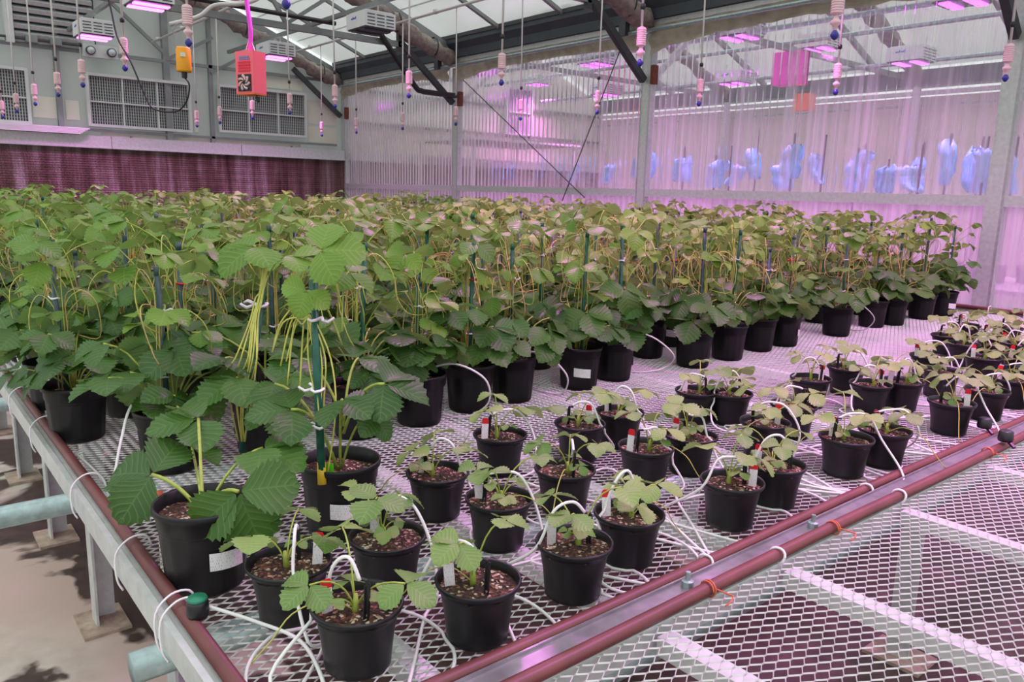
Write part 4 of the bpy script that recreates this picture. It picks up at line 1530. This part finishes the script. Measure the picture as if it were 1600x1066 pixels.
Z3 = V((0, 0, 1))
TO = -FW
LB = LEAF_BIG
hero('fore', 'foremost large black pot by the aisle rail with few broad dark leaves',
     [(P3(238, 742, 1.50), -RT * 0.9 + UP * 0.35, Z3 + TO * 0.6, LB[0], 1.05, 0.004),
      (P3(372, 768, 1.40), -RT * 0.25 - UP * 0.6 + RT * 0.5, Z3 * 0.8 + TO * 0.9, LB[1], 1.12, 0.004),
      (P3(310, 655, 1.62), -RT * 0.6 + TO * 0.4, Z3 + TO * 0.2, LB[2], 1.0, 0.0035),
      (P3(410, 700, 1.55), RT * 0.8 + TO * .3, Z3, LB[3], 0.95, 0.003),
      (P3(300, 700, 1.66), RT * 0.3 + FW * 0.6, Z3 + TO * .2, LB[4], 0.75, 0.003)], 0.2)
t, org = hero('label', 'large black pot with white sticker, yellow-footed green stake and lime tag',
              [(P3(600, 600, 1.62), RT * 0.9 - UP * 0.2, Z3 + TO * 0.35, LB[5], 1.0, 0.0034),
               (P3(535, 625, 1.58), RT * 0.55 + TO * 0.5, Z3 + TO * 0.3, LB[6], 0.8, 0.003),
               (P3(455, 640, 1.60), -RT * 0.8 + TO * 0.4, Z3 + TO * 0.3, LB[7], 0.9, 0.003),
               (P3(430, 600, 1.75), -RT * 0.8, Z3 + TO * 0.2, LB[0], 0.9, 0.003),
               (P3(560, 560, 1.78), RT * 0.6 + FW * 0.5, Z3, LB[1], 0.9, 0.003),
               (P3(470, 560, 1.70), -RT * .3 + TO * .6, Z3 + TO * .6, LB[3], 0.8, 0.003),
               (P3(585, 650, 1.62), RT * 0.5 - UP * 0.6, Z3 + TO * .4, LB[2], 0.6, 0.0025),
               (P3(500, 392, 1.56), RT * 0.85 + UP * 0.15, TO * 0.75 + Z3 * 0.5, LEAF_UP[0], 1.2, 0.0026),
               (P3(480, 455, 1.565), -UP * 0.55 - RT * 0.2 + TO * .3, Z3 * 0.5 + TO, LEAF_UP[1], 0.72, 0.002),
               (P3(545, 425, 1.66), RT * 0.8 - UP * 0.5, Z3 + TO * 0.3, LEAF_UP[2], 0.9, 0.002)], None, True)
st = MB()
a, b_ = P3(503, 745, 1.62), P3(488, 416, 1.60)
st.tube([a, a.lerp(b_, 0.5), b_], 0.0085, 10)
so = st.build('stake', M['stake'], t, True)
q = MB().tube([P3(503.4, 757, 1.62), P3(502, 722, 1.62)], 0.0092, 10)
q.build('yellow_band', M['yellow_tag'], so, True)
for py in (498, 608, 665):
    f = (745 - py) / (745 - 416)
    o = link('tie', TIE_W, so)
    o.location = a.lerp(b_, f) - org
    o.scale = (1.2, 1.2, 1.2)
    o.rotation_euler = (0, 0, 4.5 + py)
o = link('sticker', STICKER, [c for c in t.children if c.name.startswith('pot')][0])
o.rotation_euler = (0, 0, math.atan2(-org.y, -org.x) + 0.15)
for i in range(7):
    dx = random.uniform(-12, 14)
    top = 470 + random.uniform(0, 40)
    J = lambda: random.uniform(-9, 9)
    pts = [P3(505 + dx * .5, 745, 1.63), P3(505 + dx * 1.1 + J(), 640, 1.62 + random.uniform(-.02, .02)), P3(497 + dx + J(), 560, 1.61), P3(486 + dx * .5, 500, 1.60), P3(478 + dx, top, 1.6), P3(468 + dx * 2 + J(), 505, 1.61), P3(456 + dx * 2.2 + J(), 560 + random.uniform(-20, 60), 1.62)]
    MB().tube(smooth_path(pts, 4), 0.0019, 5).build('runner', M['runner'], t, True)
t, org = hero('lean', 'leaning staked plant with a bundle of yellow-green runners tied under its tip',
              [(P3(398, 385, 1.98), -UP * 0.2 - RT * 0.5 + TO * .4, Z3 + TO * 0.55, LEAF_UP[3], 1.45, 0.003),
               (P3(455, 400, 2.0), RT * 0.8 + FW * .3, Z3 + TO * 0.3, LEAF_UP[4], 1.1, 0.002),
               (P3(300, 520, 2.05), -RT * 0.8 + TO * .3, Z3 + TO * .4, LB[0], 1.0, 0.003),
               (P3(275, 545, 2.0), -RT * 0.4 - UP * .5 + TO * .3, Z3 + TO * .5, LB[4], 1.1, 0.003),
               (P3(350, 560, 2.0), -RT * 0.2 + TO * .6, Z3 + TO * .5, LB[5], 1.0, 0.003),
               (P3(450, 590, 2.0), RT * 0.6 + TO * .5, Z3 + TO * .4, LB[6], 1.0, 0.003),
               (P3(420, 530, 2.1), RT * 0.7, Z3, LB[7], 0.9, 0.003),
               (P3(370, 590, 1.95), -RT * 0.5 - UP * .3 + TO * .4, Z3 + TO * .5, LB[1], 1.1, 0.003),
               (P3(430, 640, 1.95), RT * 0.3 - UP * .3 + TO * .4, Z3 + TO * .5, LB[2], 0.9, 0.003)], -2.4)
a, b_ = P3(378, 705, 2.08), P3(414, 430, 2.0)
so = MB().tube([a, a.lerp(b_, .5), b_], 0.0085, 10).build('stake', M['stake'], t, True)
for py in (475,):
    o = link('tie', TIE_W, so)
    o.location = a.lerp(b_, (705 - py) / 275) - org
    o.scale = (1.5, 1.5, 1.5)
    o.rotation_euler = (0, 0, 3.6)
for i in range(9):
    dx = random.uniform(-8, 6)
    pts = [P3(415 + dx, 425 + random.uniform(-30, 40), 1.98), P3(405 + dx, 465, 1.98), P3(396 + dx * 1.2 + J() * .3, 500, 1.98), P3(386 + dx * 2.2 + J(), 560, 1.96), P3(376 + dx * 3 + J(), 615 + random.uniform(-30, 20), 2.0), P3(378 + dx, 690, 2.06)]
    MB().tube(smooth_path(pts, 4), 0.0021, 5).build('runner', M['runner'], t, True)

# ------------------------------------------------------------------ small pots
small = [  # near base point (x, y), row name, stake/tube direction angle or None
    (-0.970, 0.515, 'a', 215), (-1.160, 0.491, 'b', 330), (-0.922, 0.707, 'a', 215), (-1.154, 0.675, 'b', 20), (-1.178, 0.954, 'b', 40), (-1.380, 0.937, 'c', 40),
    (-1.524, 1.232, 'c', 60), (-1.231, 1.190, 'b', 140), (-0.933, 0.933, 'a', 250), (-0.966, 1.116, 'a', 260), (-1.477, 1.478, 'c', 40), (-1.496, 1.660, 'c', 30),
    (-1.232, 1.472, 'b', 60), (-1.228, 1.649, 'b', 0), (-1.528, 2.067, 'c', 220), (-1.450, 2.142, 'c', 240), (-0.955, 1.445, 'a', 250), (-0.964, 1.634, 'a', 230),
    (-0.973, 1.990, 'a', 50), (-0.947, 2.155, 'a', 50), (-1.187, 1.935, 'b', 20), (-1.244, 2.181, 'b', 230), (-1.415, 2.578, 'c', 200), (-1.434, 2.871, 'c', 20),
    (-1.245, 2.681, 'b', 230), (-1.198, 2.824, 'b', 60), (-0.968, 2.659, 'a', 40), (-0.967, 2.950, 'a', 60), (-0.975, 3.227, 'a', 40), (-1.354, 3.403, 'c', 30),
    (-1.530, 4.031, 'd', 40), (-1.391, 3.860, 'd', 60), (-1.208, 3.584, 'b', 200), (-1.401, 4.234, 'd', 30), (-1.111, 3.731, 'b', 50), (-1.619, 4.496, 'd', 20), (-1.453, 4.600, 'd', 40),
    (-0.99, 3.50, 'a', 50), (-1.00, 3.95, 'a', 60), (-1.20, 3.15, 'b', 30), (-1.25, 4.10, 'b', 210)]
ROWN = {'a': 'row beside the brown hoses', 'b': 'middle small-pot row', 'c': 'rear small-pot row', 'd': 'far small-pot cluster'}


def small_proto(seed):
    rng = random.Random(seed)
    P = [('pot', SM_POT, Matrix.Identity(4), []), ('soil', SM_SOIL, Matrix.Identity(4), [])]
    crown = V((rng.uniform(-.01, .01), rng.uniform(-.01, .01), 0.092))
    n = rng.randint(4, 6)
    a0 = rng.uniform(0, 6)
    for i in range(n):
        az = a0 + i * 2.1 + rng.uniform(-.4, .4)
        tall = i < 3
        reach = rng.uniform(0.03, 0.085) if tall else rng.uniform(0.02, 0.045)
        z = 0.10 + (rng.uniform(0.045, 0.10) if tall else rng.uniform(0.012, 0.03))
        pos = crown + V((math.cos(az) * reach, math.sin(az) * reach, z - 0.092))
        M4 = leaf_matrix(pos, az + rng.uniform(-.4, .4), rng.uniform(0.0, 0.55), rng.uniform(-.3, .3), rng.uniform(0.8, 1.12) if tall else rng.uniform(0.4, 0.65))
        c1 = V((crown.x * 1 + math.cos(az) * reach * 0.25, crown.y + math.sin(az) * reach * 0.25, pos.z))
        pm = MB().tube(bez(crown, c1, pos, 6), 0.0015, 5)
        inv = M4.inverted()
        pm.v = [inv @ p for p in pm.v]
        P.append(('leaf', rng.choice(LEAF_SM), M4, [('petiole', pm.mesh('petiole', M['petiole'], True), Matrix.Identity(4))]))
    # crown sheath
    q = MB().tube([crown + V((0, 0, -0.006)), crown + V((0.001, 0, 0.012)), crown + V((0.002, 0.001, 0.026))], [0.006, 0.005, 0.003], 7)
    P.append(('crown', q.mesh('crown', M['petiole'], True), Matrix.Identity(4), []))
    if rng.random() < 0.6:
        az = rng.uniform(0, 6)
        d = V((math.cos(az), math.sin(az), 0))
        P.append(('runner', MB().tube(smooth_path([crown, crown + d * 0.04 + V((0, 0, .02)), crown + d * 0.09 + V((0, 0, 0.0)), crown + d * 0.12 + V((0, 0, -.04)), crown + d * 0.15 + V((0, 0, -.075))], 4), 0.0012, 4).mesh('runner', M['runner'], True), Matrix.Identity(4), []))
    return P


SMALL = [small_proto(700 + i) for i in range(10)]
TAGM = MB()
TAGM.v = [V(p) for p in ((-.0085, 0, 0), (.0085, 0, 0), (-.009, 0, .066), (.009, 0, .066), (-.0085, .0012, 0), (.0085, .0012, 0), (-.009, .0012, .066), (.009, .0012, .066))]
TAGM.f = [(0, 1, 3, 2), (5, 4, 6, 7), (4, 0, 2, 6), (1, 5, 7, 3), (0, 4, 5, 1)]
TAGM.uv = {0: (0, 0), 1: (1, 0), 2: (0, 1), 3: (1, 1), 4: (0, 0), 5: (1, 0), 6: (0, 1), 7: (1, 1)}
TAGM = TAGM.mesh('tag_blade', M['tag'])
q = MB()
top = [(-.009, .066), (-.009, .077), (-.006, .082), (.006, .082), (.009, .077), (.009, .066)]
q.v = [V((x, 0, z)) for x, z in top] + [V((x, .0012, z)) for x, z in top]
q.f = [tuple(range(5, -1, -1)), tuple(range(6, 12))] + [(i, (i + 1) % 6, 6 + (i + 1) % 6, 6 + i) for i in range(6)]
TAGR = q.mesh('red_tip', M['red_tag'])
DSTAKE = MB()
for dx in (-.003, .003):
    DSTAKE.box((dx, 0, 0.03), (0.0022, 0.006, 0.085))
DSTAKE.box((0, 0, 0.05), (0.008, 0.0022, 0.05))
DSTAKE.tube([(0, 0, 0.07), (0.001, 0, 0.078), (0.012, 0, 0.079)], 0.0035, 6)
DSTAKE = DSTAKE.mesh('drip_stake', M['black_plastic'])

order = sorted(range(len(small)), key=lambda i: small[i][1])
cnt = {}
labels = {}
for i in order:
    r = small[i][2]
    cnt[r] = cnt.get(r, 0) + 1
    labels[i] = '%s, %s from the aisle' % (ROWN[r], ORD[cnt[r]])
SC = [away(q_[0], q_[1], 0.05) for q_ in small]
for i, (x, y, r, ang) in enumerate(small):
    x, y = away(x, y, 0.05)
    rz = random.uniform(0, 6.28)
    t = thing('potted_seedling', 'young strawberry in small black pot, ' + labels[i], 'potted plant', (x, y, ZB + 0.002), 'small strawberry pots', rz)
    t.scale = (1.06, 1.06, 1.06)
    place(SMALL[i % 10], t)
    # tag
    toc = math.atan2(-y, -x)
    if i % 8 != 7:
        ta = toc + random.uniform(1.2, 2.6) * random.choice((-1, -1, 1))
        g = thing('plant_tag', 'red-tipped white tag in small pot, ' + labels[i], 'plant tag', (x + 0.045 * math.cos(ta), y + 0.045 * math.sin(ta), ZB + 0.072), 'red-tipped plant tags', toc + PI / 2 + random.uniform(-.5, .5))
        g.rotation_euler[0] = random.uniform(-.15, .15)
        g.rotation_euler[1] = random.uniform(-.1, .1)
        link('tag_blade', TAGM, g)
        link('red_tip', TAGR, g)
    # drip stake and tube
    a = math.radians(ang)
    sa = a + PI + random.uniform(-.6, .6) if i not in (0, 2) else toc + 0.4
    sx, sy = x + 0.034 * math.cos(sa), y + 0.034 * math.sin(sa)
    dl = thing('drip_line', 'white drip tube into small pot, ' + labels[i], 'drip line', (sx, sy, ZB + 0.08), 'drip lines to the small pots')
    d = V((math.cos(a), math.sin(a), 0))
    so = link('drip_stake', DSTAKE, dl)
    so.rotation_euler = (random.uniform(-.1, .1), random.uniform(-.1, .1), a)
    p0 = V((sx, sy, ZB + 0.159)) + d * 0.010
    hgt = random.choice((0.0, 0.01, 0.02, 0.035, 0.05))
    rch = random.uniform(0.6, 1.1)
    R1 = random.uniform(0.12, 0.16) if r == 'a' else random.uniform(0.095, 0.125)
    turn = random.choice((-1, 1))
    c = V((x, y, 0))
    zt = ZB + 0.0055
    sa0 = math.atan2((p0 + d * 0.12 - c).y, (p0 + d * 0.12 - c).x)
    pts = [p0, p0 + d * 0.03 * rch + V((0, 0, hgt * 0.7)), p0 + d * 0.075 * rch + V((0, 0, hgt * 0.3)), p0 + d * 0.115 * rch + V((0, 0, -0.06))]
    # wind round the pot on the mesh until the side facing the hoses, then run to the hose
    total = (turn * (0.0 - sa0)) % (2 * PI)
    total += 2 * PI if (r == 'a' and total < 2.6) else 0
    steps = max(2, int(total / 0.6))
    for k in range(1, steps + 1):
        aa = sa0 + turn * total * k / steps
        rr = R1 + 0.003 * k + random.uniform(-.005, .005)
        pts.append(V((x + rr * math.cos(aa), y + rr * math.sin(aa), zt + 0.004 * (k % 2) + (0.03 * max(0, 1 - k / 2)))))
    last = pts[-1]
    best = None
    for tr_ in range(24):
        hyy = last.y + random.uniform(-.22, .22)
        e = V((-0.888, hyy, zt))
        dmin = min([min(math.hypot(last.x + (e.x - last.x) * f - cx_, last.y + (e.y - last.y) * f - cy_) for f in (0, .25, .5, .75, 1)) for cx_, cy_ in SC])
        if best is None or dmin > best[0]:
            best = (dmin, e)
    e = best[1]
    pts += [last.lerp(e, 0.5), e, V((-0.882, e.y, ZB + 0.026))]
    pts = smooth_path(pts, 5)
    for p in pts:
        if p.z < ZB + 0.10:
            for cx_, cy_ in SC:
                dd = math.hypot(p.x - cx_, p.y - cy_)
                lim = 0.056 + 0.17 * max(0, p.z - ZB - 0.01)
                if 1e-6 < dd < lim:
                    p.x, p.y = cx_ + (p.x - cx_) / dd * lim, cy_ + (p.y - cy_) / dd * lim
    MB().tube(pts, 0.0031, 6).build('tube', M['tube'], dl, True)

# drip lines to the large pots of the front row and beside the aisle
big_lines = [((-2.02, 0.62), [(-2.16, 0.55, .97), (-2.05, .47, 1.0), (-1.97, .42, .93), (-1.95, .385, .81), (-2.1, .40, .806), (-2.35, .385, .806)], 'white tube arching over the rail beside the leafy aisle plant'),
             ((-2.9, 0.5), [(-2.85, .50, .98), (-2.80, .44, .99), (-2.72, .39, .93), (-2.66, .385, .83), (-2.60, .39, .806), (-2.45, .375, .806)], 'white tube bowing down from the lime tagged pot'),
             ((-3.3, 0.45), [(-3.30, .44, .98), (-3.25, .39, 1.0), (-3.14, .36, .95), (-3.0, .375, .86), (-2.85, .39, .82), (-2.72, .375, .806)], 'white tube hanging at the picture edge over the aisle rail'),
             ((-2.05, 1.35), [(-2.08, 1.36, .97), (-2.0, 1.42, 1.0), (-1.94, 1.50, .95), (-1.96, 1.53, .86), (-2.02, 1.48, .806), (-2.1, 1.44, .806)], 'white tube arching beside the stickered pot of the front row'),
             ((-2.14, 1.80), [(-2.14, 1.78, .96), (-2.05, 1.84, .98), (-2.0, 1.92, .90), (-2.04, 1.95, .82), (-2.1, 1.93, .806), (-2.2, 1.92, .806)], 'white tube looping between two front row pots'),
             ((-2.17, 2.35), [(-2.17, 2.36, .96), (-2.09, 2.46, .98), (-2.04, 2.58, .89), (-2.1, 2.6, .82), (-2.14, 2.5, .806), (-2.2, 2.46, .806)], 'white tube curling in the gap of the front row'),
             ((-2.2, 4.15), [(-2.2, 4.16, .96), (-2.12, 4.26, .99), (-2.06, 4.38, .90), (-2.12, 4.42, .82), (-2.2, 4.40, .806)], 'white tube beside the stickered pot towards the far wall'),
             ((-1.30, .34), [(-1.245, .38, .85), (-1.18, .44, .83), (-1.10, .48, .82), (-1.0, .47, .81), (-.93, .44, .806), (-.9, .42, .82)], 'white tube running out of the green-capped valve')]
for base, pts, lb in big_lines:
    dl = thing('drip_line', lb, 'drip line', pts[0], 'drip lines to the large pots')
    MB().tube(smooth_path(pts, 6), 0.0034, 6).build('tube', M['tube'], dl, True)
    if 'valve' not in lb:
        so = link('drip_stake', DSTAKE, dl)
        so.location = (0, 0, -0.075)
